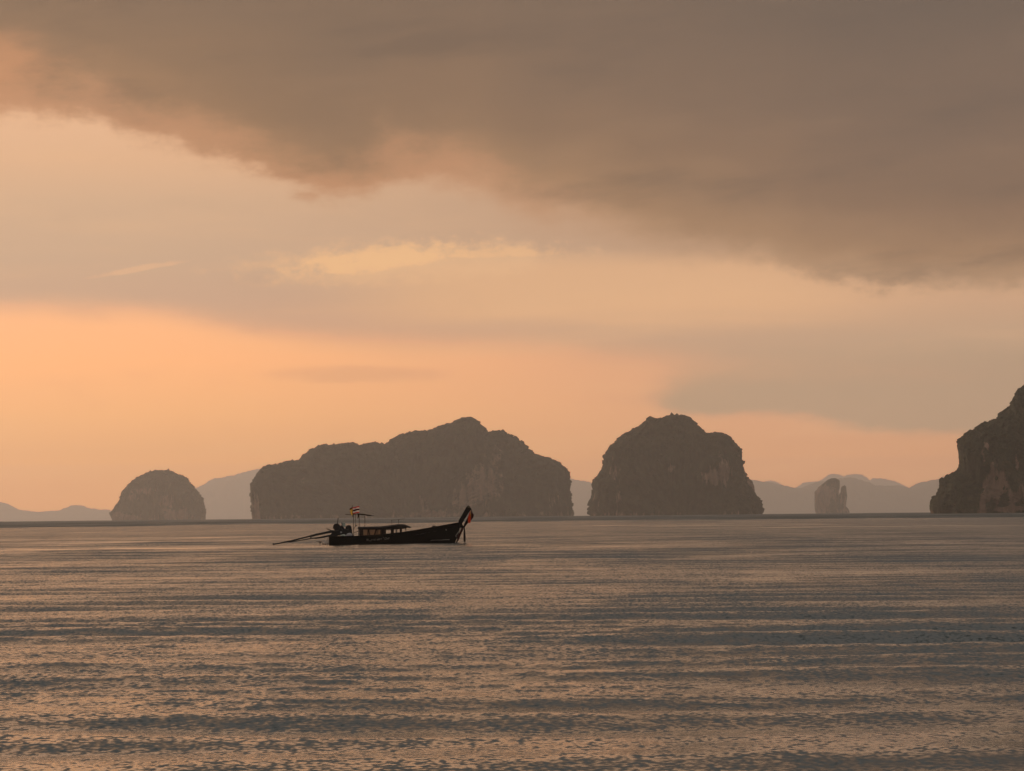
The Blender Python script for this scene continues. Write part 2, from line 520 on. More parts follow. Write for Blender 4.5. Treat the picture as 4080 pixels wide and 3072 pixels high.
# ------------------------------------------------------------------ islands and hills
def rock_mat(name, leaf, rock):
    m, g, out = new_mat(name)
    b = g.new('ShaderNodeBsdfPrincipled')
    b.inputs['Roughness'].default_value = 0.95
    b.inputs['Specular IOR Level'].default_value = 0.1
    geo = g.new('ShaderNodeNewGeometry')
    sep = g.new('ShaderNodeSeparateXYZ'); g.l.new(geo.outputs['Position'], sep.inputs[0])
    at = g.new('ShaderNodeAttribute', attribute_name='bare')
    flute = g.noise(g.vec(g.mul(sep.outputs[0], 0.16), g.mul(sep.outputs[1], 0.16), g.mul(sep.outputs[2], 0.035)), 1.0, 5.0, 0.62)
    clump = g.noise(geo.outputs['Position'], 0.09, 5.0, 0.6)
    mask = g.mul(g.step(g.add(at.outputs['Fac'], g.add(g.mul(flute, 0.75), g.mul(clump, 0.35))), 0.24, 0.72), 0.9)
    lf = g.mix(g.step(clump, -0.5, 0.5), tuple(v * 0.55 for v in leaf), tuple(v * 1.5 for v in leaf))
    rk = g.mix(g.step(flute, -0.6, 0.5), tuple(v * 0.5 for v in rock), tuple(v * 1.25 for v in rock))
    g.l.new(g.mix(mask, lf, rk), b.inputs['Base Color'])
    bn = g.new('ShaderNodeBump'); bn.inputs['Strength'].default_value = 0.8
    bn.inputs['Distance'].default_value = 3.0
    g.l.new(g.add(flute, clump), bn.inputs['Height']); g.l.new(bn.outputs[0], b.inputs['Normal'])
    g.l.new(b.outputs[0], out.inputs[0])
    return m


LEAF = (0.030, 0.036, 0.016)
ROCK = (0.32, 0.20, 0.145)
M_KARST = rock_mat('karst_limestone', LEAF, ROCK)


def leaf_mat():
    m, g, out = new_mat('tropical_foliage')
    b = g.new('ShaderNodeBsdfPrincipled')
    b.inputs['Roughness'].default_value = 0.9
    b.inputs['Specular IOR Level'].default_value = 0.15
    geo = g.new('ShaderNodeNewGeometry')
    n = g.noise(geo.outputs['Position'], 0.12, 4.0, 0.6, False)
    r = g.mix(n, (0.018, 0.024, 0.010), (0.060, 0.066, 0.026))
    g.l.new(r, b.inputs['Base Color'])
    g.l.new(b.outputs[0], out.inputs[0])
    return m


M_LEAF = leaf_mat()

_ico = bmesh.new(); bmesh.ops.create_icosphere(_ico, subdivisions=1, radius=1.0)
ICO_V = np.array([v.co[:] for v in _ico.verts]); ICO_F = np.array([[v.index for v in f.verts] for f in _ico.faces]); _ico.free()
_ico = bmesh.new(); bmesh.ops.create_icosphere(_ico, subdivisions=2, radius=1.0)
ICO2_V = np.array([v.co[:] for v in _ico.verts]); ICO2_F = np.array([[v.index for v in f.verts] for f in _ico.faces]); _ico.free()


def clumps(name, pos, rad, rg, parent, mat, fine=False):
    BV, BF = (ICO2_V, ICO2_F) if fine else (ICO_V, ICO_F)
    n = len(pos)
    V = BV[None] * rad[:, None, None] * rg.uniform(0.55, 1.3, (n, len(BV), 1))
    V[:, :, 2] *= rg.uniform(0.7, 1.15, (n, 1))
    V = V + pos[:, None, :]
    Fq = (BF[None] + (np.arange(n) * len(BV))[:, None, None]).reshape(-1, 3)
    me = np_mesh(name, V.reshape(-1, 3), Fq, smooth=False)
    return link(name, me, mat, parent, kind='stuff')


def outline_world(pts, Y):
    return np.array([(P(x, y, Y).x, P(x, y, Y).z) for x, y in pts])


def resample(o, n):
    s = np.concatenate([[0], np.cumsum(np.hypot(*np.diff(o, axis=0).T))])
    q = np.linspace(0, s[-1], n)
    return np.stack([np.interp(q, s, o[:, 0]), np.interp(q, s, o[:, 1])], axis=1)


def massif(pts, Y, depth, n_s, n_t, bare, seed, cx=None, p=2.6, wig=0.6, flute=1.0, base=-14.0, skew=0.0):
    """solid rock whose skyline is the measured outline; returns verts, faces, bare weight, normals, |t|"""
    o = outline_world(pts, Y)
    o = np.concatenate([[[o[0, 0], base]], o, [[o[-1, 0], base]]])
    o = resample(o, n_s)
    mpp = Y / F_PX                                  # metres per photo pixel there
    q = np.stack([o[:, 0] / (9 * mpp), o[:, 1] / (9 * mpp), np.zeros(n_s)], axis=1)
    up = np.clip((o[:, 1] + 1) / 6, 0, 1)
    o[:, 0] += fbm(q, 4, seed) * wig * 2.2 * mpp * up
    o[:, 1] += fbm(q + 31.7, 4, seed + 9) * wig * 2.2 * mpp * up
    c = np.array([o[:, 0].mean() if cx is None else cx, base])
    ts = np.sin(np.linspace(-0.5, 0.5, n_t) * math.pi)
    r = (1 - np.abs(ts) ** p) ** (1 / p)
    S = c[None, None] + (o - c)[None] * r[:, None, None]
    # offset the slices sideways a little so that the back is not a mirror of the front
    X = S[..., 0] + skew * depth * ts[:, None] * r[:, None]
    Z = S[..., 1]
    Yv = Y + depth * np.broadcast_to(ts[:, None], X.shape)
    pos = np.stack([X, Yv, Z], axis=-1).reshape(-1, 3)
    tt = np.abs(np.broadcast_to(ts[:, None], X.shape).reshape(-1))
    k = 1.0 / (26 * mpp)
    big = fbm(pos * np.array([k, k, k * 0.4]), 4, seed + 20)
    fl = fbm(pos * np.array([k * 3.2, k * 1.5, k * 0.55]), 4, seed + 40)
    amp = np.clip(tt * 6, 0, 1)
    sgn = np.sign(np.broadcast_to(ts[:, None], X.shape).reshape(-1))
    pos[:, 1] += sgn * amp * (big * 15 * mpp + fl * 4.0 * mpp * flute) * min(1.0, depth / (90 * mpp))
    pos[:, 2] += amp * np.clip(pos[:, 2] / 20, 0, 1) * (np.minimum(big, 0) * 5 * mpp - 2.5 * mpp)
    idx = np.arange(n_t * n_s).reshape(n_t, n_s)
    Fq = np.stack([idx[:-1, :-1], idx[:-1, 1:], idx[1:, 1:], idx[1:, :-1]], axis=-1).reshape(-1, 4)
    # bare rock: named patches plus a tendency at the sea-cut foot
    w = np.full(len(pos), 0.0)
    gain = 1.4 if Y < 2500 else 1.25
    for (bx, by, sx, sy, a) in bare:
        q = P(bx, by, Y)
        w += gain * a * np.exp(-(((pos[:, 0] - q.x) / (sx * mpp)) ** 2 + ((pos[:, 2] - q.z) / (sy * mpp)) ** 2))
    w += 0.34 * np.exp(-((pos[:, 2] / (16 * mpp)) ** 2))            # sea-washed foot
    return pos, Fq, w, tt


def normals(pos, n_t, n_s):
    G_ = pos.reshape(n_t, n_s, 3)
    n = np.cross(np.gradient(G_, axis=1), np.gradient(G_, axis=0))
    n /= (np.linalg.norm(n, axis=2, keepdims=True) + 1e-9)
    return n.reshape(-1, 3)


def island(name, label, cat, bodies, Y, n_clump, rad, seed, group=None, skyline=160, fine=False):
    """bodies: dicts for massif(); the first gives the place of the thing"""
    rg = np.random.default_rng(seed)
    root = None
    allp, allr = [], []
    for bi, b in enumerate(bodies):
        n_s, n_t = b.pop('n_s', 420), b.pop('n_t', 90)
        part = b.pop('part', 'rock_face')
        green = b.pop('green', 1.0)
        pos, Fq, w, tt = massif(n_s=n_s, n_t=n_t, seed=seed + 100 * bi, **b)
        if root is None:
            root = empty(name, (pos[:, 0].mean(), Y, 0), label, cat, group)
            base = np.array([pos[:, 0].mean(), Y, 0.0])
        nrm = normals(pos, n_t, n_s)
        cen = pos.mean(axis=0)
        flip = np.sign(((pos - cen) * nrm).sum(axis=1).mean())
        nrm *= flip
        me = np_mesh(part, pos - base, Fq if flip > 0 else Fq[:, ::-1])
        attr(me, 'bare', w)
        link(part, me, M_KARST, root)
        if green <= 0:
            continue
        mpp = b['Y'] / F_PX
        # foliage keeps off bare rock and likes ledges and tops
        like = np.clip(0.06 + nrm[:, 2], 0.03, 1) * np.clip(1.15 - 2.2 * w, 0, 1) * (pos[:, 2] > 3 * mpp)
        cell = np.linalg.norm(np.cross(np.gradient(pos.reshape(n_t, n_s, 3), axis=0), np.gradient(pos.reshape(n_t, n_s, 3), axis=1)), axis=2).reshape(-1)
        pr = like * cell; pr /= pr.sum()
        n = int(n_clump * green)
        i = rg.choice(len(pos), n, p=pr)
        rr = rad * mpp * rg.lognormal(0, 0.35, n)
        allp.append(pos[i] - nrm[i] * (rr * 0.35)[:, None] - base); allr.append(rr)
        # crowns along the skyline
        mid = np.where((tt < 0.06) & (nrm[:, 2] > -0.05) & (pos[:, 2] > 6 * mpp) & (w < 0.5))[0]
        if len(mid) and skyline:
            i = rg.choice(mid, int(skyline * green))
            rr = rad * 0.75 * mpp * rg.lognormal(0, 0.6, len(i))
            allp.append(pos[i] - np.array([0, 0, 0.25]) * rr[:, None] - base); allr.append(rr)
    if allp:
        clumps('forest', np.concatenate(allp), np.concatenate(allr), rg, root, M_LEAF, fine)
    return root


Y_CLIFF, Y_I3, Y_I2, Y_I1, Y_STACK, Y_HILL, Y_MTN = 2000., 3300., 4000., 5600., 6900., 18500., 24500.

OUT1 = [(449.6, 2072.6), (441.5, 2050), (451.7, 2032), (468, 2011.6), (480, 1991), (484, 1971), (492, 1952.6), (508.6, 1940), (529, 1916), (545, 1903.8), (559.5, 1895.6), (590, 1883), (626.6, 1875), (667, 1874), (691.7, 1882), (716, 1893.6), (744.6, 1908), (765, 1934), (783, 1954.6), (801.6, 1979), (809.7, 1999), (817, 2028), (817, 2068)]
OUT2 = [(1007, 2066), (1004, 2000), (1000.6, 1974), (999, 1930), (1013, 1908), (1026, 1886), (1042, 1866), (1067, 1852), (1102, 1851), (1133.5, 1843.5), (1165, 1835), (1189, 1836), (1203, 1818), (1235, 1796), (1260, 1783), (1288.6, 1769), (1311, 1774), (1355, 1769), (1396, 1763), (1421.5, 1767.6), (1431, 1775), (1456, 1769), (1497.5, 1763), (1532, 1771), (1548, 1767.6), (1561, 1748.6), (1611, 1729.6), (1652.5, 1718), (1706, 1719), (1747.5, 1699), (1804, 1684), (1826.6, 1669), (1855, 1663), (1886.7, 1666.6), (1909, 1684), (1934, 1706), (1944, 1723), (1969, 1717), (2004, 1719), (2042, 1738), (2076.6, 1757), (2102, 1782), (2127, 1804.5), (2152.5, 1818.5), (2184, 1823), (2216, 1837), (2241, 1853), (2260, 1868), (2269.6, 1889), (2273, 1936.5), (2269.6, 1981), (2278, 2012), (2282, 2031), (2285.4, 2051.6)]
OUT3 = [(2350, 2052), (2348, 2013), (2348.6, 1994), (2358, 1976), (2363, 1953.6), (2358, 1935), (2365, 1913), (2382, 1894), (2395, 1876), (2404, 1850), (2406, 1816.5), (2421, 1798), (2426, 1781), (2447, 1764.6), (2465, 1745), (2487.6, 1728.5), (2517, 1715.5), (2547, 1699), (2563.6, 1684), (2584, 1670), (2606, 1669), (2636, 1667), (2651, 1660), (2673, 1655), (2699, 1652), (2725, 1657), (2751, 1666), (2765.6, 1686), (2778.6, 1695), (2799, 1713.7), (2814, 1727.8), (2836, 1727), (2866, 1724), (2888, 1728.5), (2906.5, 1741), (2917.6, 1759), (2936, 1775.7), (2948, 1783), (2953, 1801.6), (2954, 1831), (2958, 1857), (2969.5, 1887), (2973, 1916.6), (2984, 1942.5), (3003, 1968.5), (3021, 1983), (3031, 1998), (3034, 2024), (3034, 2044.5)]
OUT3B = [(2930, 2046), (2935, 1950), (2950, 1915), (2973, 1901), (2992, 1912), (3001, 1931), (3003, 1968), (3004, 2000), (3010, 2046)]
STACK_A = [(3251, 2043), (3247, 2026), (3246, 1988), (3246, 1958), (3255.6, 1949), (3260, 1940.5), (3272, 1932), (3285, 1922), (3298, 1911), (3313, 1905), (3328, 1904), (3338, 1908), (3345, 1913.5), (3345, 1928.6), (3342, 1945), (3340, 1966), (3344, 1990), (3352, 2042)]
STACK_B = [(3334, 2042), (3336, 2000), (3338, 1977), (3345, 1966), (3351, 1959), (3351, 1942.6), (3358, 1936), (3366, 1933), (3370.7, 1938), (3372, 1955.6), (3374.5, 1970), (3373, 1982.6), (3368, 1993), (3366, 2007), (3370, 2017), (3378, 2025), (3383, 2034), (3384, 2042)]
CLIFF = [(3721, 2038), (3716, 2014), (3722, 1987), (3740, 1973), (3751, 1950), (3756, 1923.5), (3762, 1903), (3775, 1902), (3788, 1892), (3808, 1884), (3828.5, 1870), (3832, 1836), (3830, 1796), (3826, 1769), (3828.5, 1752), (3840, 1741), (3855, 1726), (3879, 1717), (3896, 1709), (3907.5, 1693), (3929, 1685), (3956, 1678), (3980, 1667), (3993, 1656), (4000, 1640), (4020, 1629), (4037, 1612), (4043.7, 1595), (4055, 1571), (4064, 1551), (4079, 1541), (4140, 1500), (4250, 1450), (4400, 1440), (4560, 1490), (4700, 1600), (4790, 1800), (4810, 2030)]

GRP = 'limestone islands along the horizon'
island('limestone_island', 'small dome-shaped island, leftmost of the karst islands, low hills beside it', 'island',
       [dict(pts=OUT1, Y=Y_I1, depth=75, bare=[(590, 1955, 45, 18, .55), (545, 1985, 25, 20, .45), (680, 2000, 30, 40, .6), (700, 2050, 40, 18, .55), (480, 2055, 25, 22, .7), (540, 2058, 30, 14, .5), (750, 2040, 25, 30, .4)])],
       Y_I1, 1300, 4.5, 21, GRP, skyline=120)
island('limestone_island', 'long forested island with humped ridge directly behind the longtail boat', 'island',
       [dict(pts=OUT2, Y=Y_I2, depth=105, n_s=760, n_t=110, bare=[(1930, 1930, 75, 75, .62), (1850, 1990, 60, 45, .45), (1985, 1820, 30, 40, .42), (1700, 2000, 50, 40, .3), (1030, 2030, 22, 70, .5), (2210, 2000, 45, 40, .4), (1720, 2046, 80, 14, .4), (1230, 1900, 25, 25, .25)])],
       Y_I2, 3600, 5.0, 22, GRP, skyline=330)
island('limestone_island', 'tall steep rounded island right of the boat, with a lower shoulder on its right', 'island',
       [dict(pts=OUT3, Y=Y_I3, depth=85, n_s=640, n_t=110, bare=[(2830, 1900, 60, 40, .6), (2870, 1860, 30, 45, .45), (2440, 1880, 20, 45, .45), (2660, 1870, 14, 22, .4), (2460, 1990, 20, 60, .35), (2960, 1870, 18, 40, .5), (2380, 1990, 25, 40, .35)]),
        dict(pts=OUT3B, Y=Y_I3 + 240, depth=50, n_s=160, n_t=50, part='rear_buttress', green=0.1, bare=[(2990, 1940, 40, 60, .55)])],
       Y_I3, 3000, 5.0, 23, GRP, skyline=260)
island('rock_stack', 'bare twin-topped rock stack with a cleft between tower and spire', 'rock stack',
       [dict(pts=STACK_A, Y=Y_STACK, depth=30, n_s=220, n_t=60, wig=0.12, flute=0.3, part='tower', green=0.0, bare=[(3268, 1990, 18, 50, .8), (3300, 1970, 60, 60, .45)]),
        dict(pts=STACK_B, Y=Y_STACK - 4, depth=14, n_s=200, n_t=50, wig=0.12, flute=0.3, part='spire', green=0.0, bare=[(3360, 1990, 25, 50, .45)])],
       Y_STACK, 60, 3.0, 24, skyline=20)
island('sea_cliff', 'nearest dark headland with vertical streaked cliff at the right edge of the water', 'cliff',
       [dict(pts=CLIFF, Y=Y_CLIFF, depth=110, n_s=900, n_t=150, cx=P(4300, 2035, Y_CLIFF).x, skew=0.25, flute=1.6, wig=0.8, part='rock_face',
             bare=[(3868, 1905, 9, 60, .6), (3850, 1960, 14, 45, .75), (3880, 1985, 12, 40, .7), (3826, 2010, 10, 40, .6), (3898, 1925, 10, 40, .6), (3957, 1850, 6, 50, .6), (3965, 1960, 9, 45, .55),
                   (3930, 2000, 9, 45, .7), (3950, 1985, 14, 25, .75), (3985, 1985, 8, 40, .6), (4010, 2010, 16, 22, .7), (3900, 2030, 30, 8, .6), (3960, 2025, 50, 8, .6), (3860, 1785, 7, 14, .7), (3843, 1840, 8, 40, .35), (3905, 1870, 30, 80, .22)])],
       Y_CLIFF, 6500, 6.0, 25, skyline=300, fine=False)


def hill_mat():
    m, g, out = new_mat('hill_forest')
    b = g.new('ShaderNodeBsdfPrincipled')
    b.inputs['Roughness'].default_value = 0.95
    b.inputs['Specular IOR Level'].default_value = 0.1
    geo = g.new('ShaderNodeNewGeometry')
    n = g.noise(geo.outputs['Position'], 0.006, 6.0, 0.6, False)
    g.l.new(g.mix(n, (0.025, 0.032, 0.016), (0.07, 0.075, 0.035)), b.inputs['Base Color'])
    g.l.new(b.outputs[0], out.inputs[0])
    return m


M_HILL = hill_mat()


def hills(name, pts, Y, depth, seed, wig=1.0, n=1700, n_t=36):
    """a ridge with the measured skyline, falling away before and behind"""
    o = outline_world(pts, Y)
    xs = np.linspace(o[0, 0], o[-1, 0], n)
    zs = np.interp(xs, o[:, 0], o[:, 1])
    ker = np.hanning(9); ker /= ker.sum()
    zs = np.convolve(np.pad(zs, 4, mode='edge'), ker, 'valid')
    mpp = Y / F_PX
    zs = zs + fbm(np.stack([xs / (14 * mpp), xs * 0, xs * 0], 1), 5, seed, 0.6) * 1.8 * wig * mpp + np.abs(fbm(np.stack([xs / (5 * mpp), xs * 0 + 3.0, xs * 0], 1), 3, seed + 5, 0.6)) * 2.6 * wig * mpp
    end = np.clip(np.minimum(xs - xs[0], xs[-1] - xs) / (60 * mpp), 0, 1)
    zs = zs * end - 30 * (1 - end)
    ts = np.linspace(-1, 1, n_t)
    prof = (np.cos(ts * math.pi) * 0.5 + 0.5) ** 0.8
    X = np.broadcast_to(xs, (n_t, n)).copy()
    Yv = Y + depth * np.broadcast_to(ts[:, None], (n_t, n))
    q = np.stack([X / (60 * mpp), Yv / (60 * mpp), X * 0], -1).reshape(-1, 3)
    spur = fbm(q, 4, seed + 3).reshape(n_t, n)
    Z = (zs + 30 * (1 - end))[None] * np.clip(prof[:, None] + (1 - prof[:, None]) * prof[:, None] * spur * 0.7, 0, 1) - 45 * (prof[:, None] < 0.02)
    V = np.stack([X, Yv, Z], -1).reshape(-1, 3)
    idx = np.arange(n_t * n).reshape(n_t, n)
    Fq = np.stack([idx[:-1, :-1], idx[:-1, 1:], idx[1:, 1:], idx[1:, :-1]], -1).reshape(-1, 4)
    me = np_mesh(name, V, Fq)
    return link(name, me, M_HILL, kind='structure')


H_L = [(-900, 2060), (-500, 1990), (-250, 1965), (-80, 1985), (0, 2003), (24, 2013.6), (57, 2030), (81, 2035), (122, 2038), (159, 2042), (187, 2041), (228, 2036), (264, 2032), (286, 2025), (296, 2016), (303, 2015), (325.5, 2019), (358, 2027), (391, 2031), (443.5, 2036), (600, 2040), (720, 2070)]
H_M = [(560, 2075), (680, 2000), (783, 1948), (814, 1934), (838, 1918), (863, 1905), (895, 1904), (940, 1893), (985, 1880), (1024, 1870), (1150, 1850), (1400, 1835), (1700, 1850), (2000, 1880), (2200, 1897), (2272, 1906), (2310, 1915), (2357, 1924), (2450, 1945), (2560, 2000), (2620, 2050)]
H_R = [(2560, 2050), (2700, 1960), (2850, 1915), (2979, 1913), (3018, 1916), (3041.6, 1919.5), (3085.6, 1928), (3119.5, 1936.5), (3153.5, 1942), (3184, 1945.6), (3208, 1940), (3235, 1930), (3258.6, 1922), (3279, 1919), (3347, 1907.6), (3367, 1905), (3394, 1905), (3425, 1914), (3459, 1923), (3479, 1935), (3506, 1937.5), (3547, 1936.5), (3581, 1939), (3611, 1945.6), (3632, 1944), (3642, 1935), (3662, 1924), (3696, 1919.5), (3757, 1903), (3900, 1885), (4100, 1870), (4400, 1900), (4900, 1990), (5100, 2030)]
MTN = [(2850, 2040), (2960, 1960), (3055, 1918), (3075, 1914), (3096, 1921), (3140, 1945), (3175, 1943), (3201, 1923), (3231.5, 1919.5), (3260, 1918), (3279, 1911), (3299, 1894), (3319.6, 1888), (3340, 1891), (3360, 1898), (3377, 1892), (3401, 1888), (3431.5, 1892), (3452, 1902.6), (3462, 1918), (3475.6, 1908), (3506, 1906), (3533, 1911), (3567, 1919.5), (3594, 1931), (3618, 1943), (3700, 1960), (3850, 1990), (4000, 2035)]
hills('hills', H_L, Y_HILL * 0.95, 900, 31)
hills('hills', H_M, Y_HILL * 1.0, 1200, 32)
hills('hills', H_R, Y_HILL * 0.9, 1000, 33)
hills('mountains', MTN, Y_MTN, 900, 34, wig=0.6)

# ------------------------------------------------------------------ haze
def build_haze():
    bm = bmesh.new()
    bmesh.ops.create_cube(bm, size=1.0)
    for v in bm.verts:
        v.co = Vector((v.co.x * 54000, v.co.y * 54000, -50.0 if v.co.z < 0 else HAZE_TOP))
    me = bpy.data.meshes.new('haze'); bm.to_mesh(me); bm.free()
    m = bpy.data.materials.new('haze_air'); m.use_nodes = True
    t = m.node_tree
    for n in list(t.nodes):
        t.nodes.remove(n)
    out = t.nodes.new('ShaderNodeOutputMaterial')
    v = t.nodes.new('ShaderNodeVolumePrincipled')
    v.inputs['Color'].default_value = HAZE_COL + (1,)
    v.inputs['Density'].default_value = HAZE_K
    v.inputs['Anisotropy'].default_value = HAZE_G
    t.links.new(v.outputs[0], out.inputs['Volume'])
    return link('haze', me, m, kind='stuff')


HAZE_COL = (0.99, 0.95, 0.915)
build_haze()
# ------------------------------------------------------------------ the longtail boat
Y_B = 218.0
PXM = F_PX / Y_B
BX0 = P(1560, 2168, Y_B).x


def B(px, py, y=0.0):
    """point of the boat: along the hull, across the beam (towards the viewer is negative), above the water"""
    q = P(px, py, Y_B)
    return Vector((q.x - BX0, y, q.z))


class MB:
    def __init__(self):
        self.b = bmesh.new()

    def box(self, lo, hi):
        lo, hi = Vector(lo), Vector(hi)
        r = bmesh.ops.create_cube(self.b, size=1.0)
        for v in r['verts']:
            v.co = Vector(((lo[i] + hi[i]) / 2 + v.co[i] * (hi[i] - lo[i]) for i in range(3)))
        return self

    def tube(self, pts, rad, seg=8, cap=True):
        pts = [Vector(p) for p in pts]
        rads = rad if isinstance(rad, (list, tuple)) else [rad] * len(pts)
        rings = []
        for i, p in enumerate(pts):
            d = (pts[min(i + 1, len(pts) - 1)] - pts[max(i - 1, 0)]).normalized()
            a = d.cross(Vector((0, 1, 0)))
            if a.length < 0.05:
                a = d.cross(Vector((1, 0, 0)))
            a.normalize(); c = d.cross(a).normalized()
            rings.append([self.b.verts.new(p + (a * math.cos(2 * math.pi * k / seg) + c * math.sin(2 * math.pi * k / seg)) * rads[i]) for k in range(seg)])
        for r0, r1 in zip(rings, rings[1:]):
            for k in range(seg):
                self.b.faces.new((r0[k], r0[(k + 1) % seg], r1[(k + 1) % seg], r1[k]))
        if cap:
            self.b.faces.new(rings[0][::-1]); self.b.faces.new(rings[-1])
        return self

    def slab(self, poly, y0, y1):
        """a board: outline in the hull's length plane, thickness across the beam"""
        a = [self.b.verts.new((p[0], y0, p[2])) for p in poly]
        c = [self.b.verts.new((p[0], y1, p[2])) for p in poly]
        self.b.faces.new(a); self.b.faces.new(c[::-1])
        n = len(poly)
        for i in range(n):
            self.b.faces.new((a[i], c[i], c[(i + 1) % n], a[(i + 1) % n]))
        return self

    def ball(self, p, r, sub=2, sq=(1, 1, 1)):
        res = bmesh.ops.create_icosphere(self.b, subdivisions=sub, radius=1.0)
        for v in res['verts']:
            v.co = Vector(p) + Vector((v.co.x * r * sq[0], v.co.y * r * sq[1], v.co.z * r * sq[2]))
        return self

    def grid(self, rows):
        vs = [[self.b.verts.new(p) for p in r] for r in rows]
        for r0, r1 in zip(vs, vs[1:]):
            for k in range(len(r0) - 1):
                self.b.faces.new((r0[k], r0[k + 1], r1[k + 1], r1[k]))
        return self

    def build(self, name, mat, parent=None, bevel=0.0, smooth=False):
        bmesh.ops.recalc_face_normals(self.b, faces=self.b.faces)
        if bevel:
            bmesh.ops.bevel(self.b, geom=self.b.edges[:], offset=bevel, segments=2, affect='EDGES', clamp_overlap=True)
        me = bpy.data.meshes.new(name)
        for f in self.b.faces:
            f.smooth = smooth
        self.b.to_mesh(me); self.b.free()
        return link(name, me, mat, parent)


M_HULL = surf('tarred_planking', (0.006, 0.005, 0.0045), 0.7, 0.08, 0.3, 3.0, 0.3, 18)
M_WOOD = surf('oiled_timber', (0.035, 0.017, 0.010), 0.7, 0.25, 0.35, 7.0, 0.3, 25)
M_IRON = surf('greasy_iron', (0.012, 0.011, 0.011), 0.55, 0.4, 0.3, 10.0)
M_POLE = surf('weathered_pole', (0.07, 0.042, 0.026), 0.75, 0.2, 0.3, 9.0)
M_ROOF = surf('dark_canvas_roof', (0.020, 0.013, 0.011), 0.85, 0.15, 0.3, 4.0)
M_PAINT = surf('flaked_white_paint', (0.42, 0.36, 0.30), 0.7, 0.2, 0.4, 22.0)
M_JUG = surf('translucent_jug', (0.62, 0.64, 0.52), 0.5, 0.3, 0.15, 8.0)
M_BAG = surf('pale_plastic_bag', (0.58, 0.52, 0.50), 0.6, 0.3, 0.25, 10.0)
M_ROPE = surf('pale_rope', (0.38, 0.32, 0.26), 0.9, 0.1, 0.3, 20.0)
M_TARP = cloth('brown_tarpaulin', (0.30, 0.20, 0.13), 0.45)
M_CURT = cloth('dark_curtain', (0.030, 0.014, 0.010), 0.3)
M_ORANGE = cloth('orange_ribbon', (0.85, 0.14, 0.03), 0.6)
M_RED = cloth('maroon_ribbon', (0.10, 0.012, 0.012), 0.4)
M_DARKCL = cloth('dark_sash', (0.022, 0.008, 0.008), 0.3)
M_YELLOW = cloth('yellow_flag', (0.80, 0.52, 0.08), 0.6)
M_FRED = cloth('flag_red', (0.55, 0.05, 0.05), 0.55)
M_FWHITE = cloth('flag_white', (0.90, 0.80, 0.76), 0.6)
M_FBLUE = cloth('flag_navy', (0.035, 0.012, 0.02), 0.3)

boat = empty('longtail_boat', (BX0, Y_B, 0.0), 'black wooden longtail boat with a low roofed cabin and upswept prow', 'boat')

# ---- hull
ST = [(1312, 2137, .58, -.20), (1326, 2137, .64, -.25), (1350, 2137, .70, -.30), (1400, 2136.5, .78, -.35), (1450, 2135, .83, -.38),
      (1500, 2131.5, .84, -.38), (1550, 2127, .82, -.38), (1600, 2121, .78, -.36), (1650, 2113.5, .71, -.33), (1700, 2105, .61, -.30),
      (1740, 2098, .49, -.26), (1775, 2091.5, .36, -.18), (1800, 2087, .25, -.08), (1812, 2084.7, .19, 0.04), (1822, 2083, .14, 0.42), (1830, 2082, .10, 0.85)]


def hull_ring(px, py, hb, k, shrink=0.0, drop=0.0):
    top = B(px, py)
    pts = []
    n = 8
    for j in range(-n, n + 1):
        s = abs(j) / n
        y = math.copysign((hb - shrink) * (s ** 0.55), j) if j else 0.0
        z = (k + shrink) + (top.z - drop - k - shrink) * (s ** 1.5)
        pts.append(Vector((top.x, y, z)))
    return pts


m = MB()
m.grid([hull_ring(*s) for s in ST])
v0 = hull_ring(*ST[0])
m.b.verts.ensure_lookup_table()
m.b.faces.new([m.b.verts[i] for i in range(len(v0))])
n0 = len(m.b.verts)
m.b.faces.new([m.b.verts[n0 - len(v0) + i] for i in range(len(v0))][::-1])
hull = m.build('hull', M_HULL, boat, smooth=True)
# deck a little below the rail
m = MB()
rows = []
for px, py, hb, k in ST:
    c = B(px, py)
    rows.append([Vector((c.x, -(hb - 0.03), c.z - 0.10)), Vector((c.x, 0, c.z - 0.07)), Vector((c.x, hb - 0.03, c.z - 0.10))])
m.grid(rows)
m.build('deck', M_WOOD, boat)
for s in (-1, 1):
    m = MB()
    m.tube([B(px, py + 0.6, s * (hb + 0.012)) for px, py, hb, k in ST], [0.035] * 12 + [0.032, 0.03, 0.027, 0.024], 6)
    m.build('gunwale', M_HULL, boat)
    m = MB()
    m.tube([B(px, py + 9, s * (hb * 0.955 + 0.02)) for px, py, hb, k in ST[1:-3]], 0.016, 6)
    m.build('rubbing_strake', M_HULL, hull)


def hull_y(px, py):
    """half breadth of the hull at a place on its side"""
    for a, b in zip(ST, ST[1:]):
        if a[0] <= px <= b[0]:
            f = (px - a[0]) / (b[0] - a[0])
            top = a[1] + (b[1] - a[1]) * f; hb = a[2] + (b[2] - a[2]) * f; k = a[3] + (b[3] - a[3]) * f
            zt = B(px, top).z; z = B(px, py).z
            s = max(0.0, (z - k) / (zt - k)) ** (1 / 1.5)
            return hb * s ** 0.55
    return 0.1


def on_side(pts, rad, name, mat, parent, seg=5):
    m = MB()
    for line in pts:
        m.tube([B(x, y, -hull_y(x, y) - 0.006) for x, y in line], rad, seg)
    return m.build(name, mat, parent)


# pale stripe near the waterline at the bow
on_side([[(1716, 2154.6), (1724, 2152.2), (1740, 2151.6), (1755, 2151.8), (1770, 2150.6), (1791, 2150)]], [0.008, 0.010, 0.010, 0.013, 0.020, 0.022], 'waterline_stripe', M_PAINT, hull)
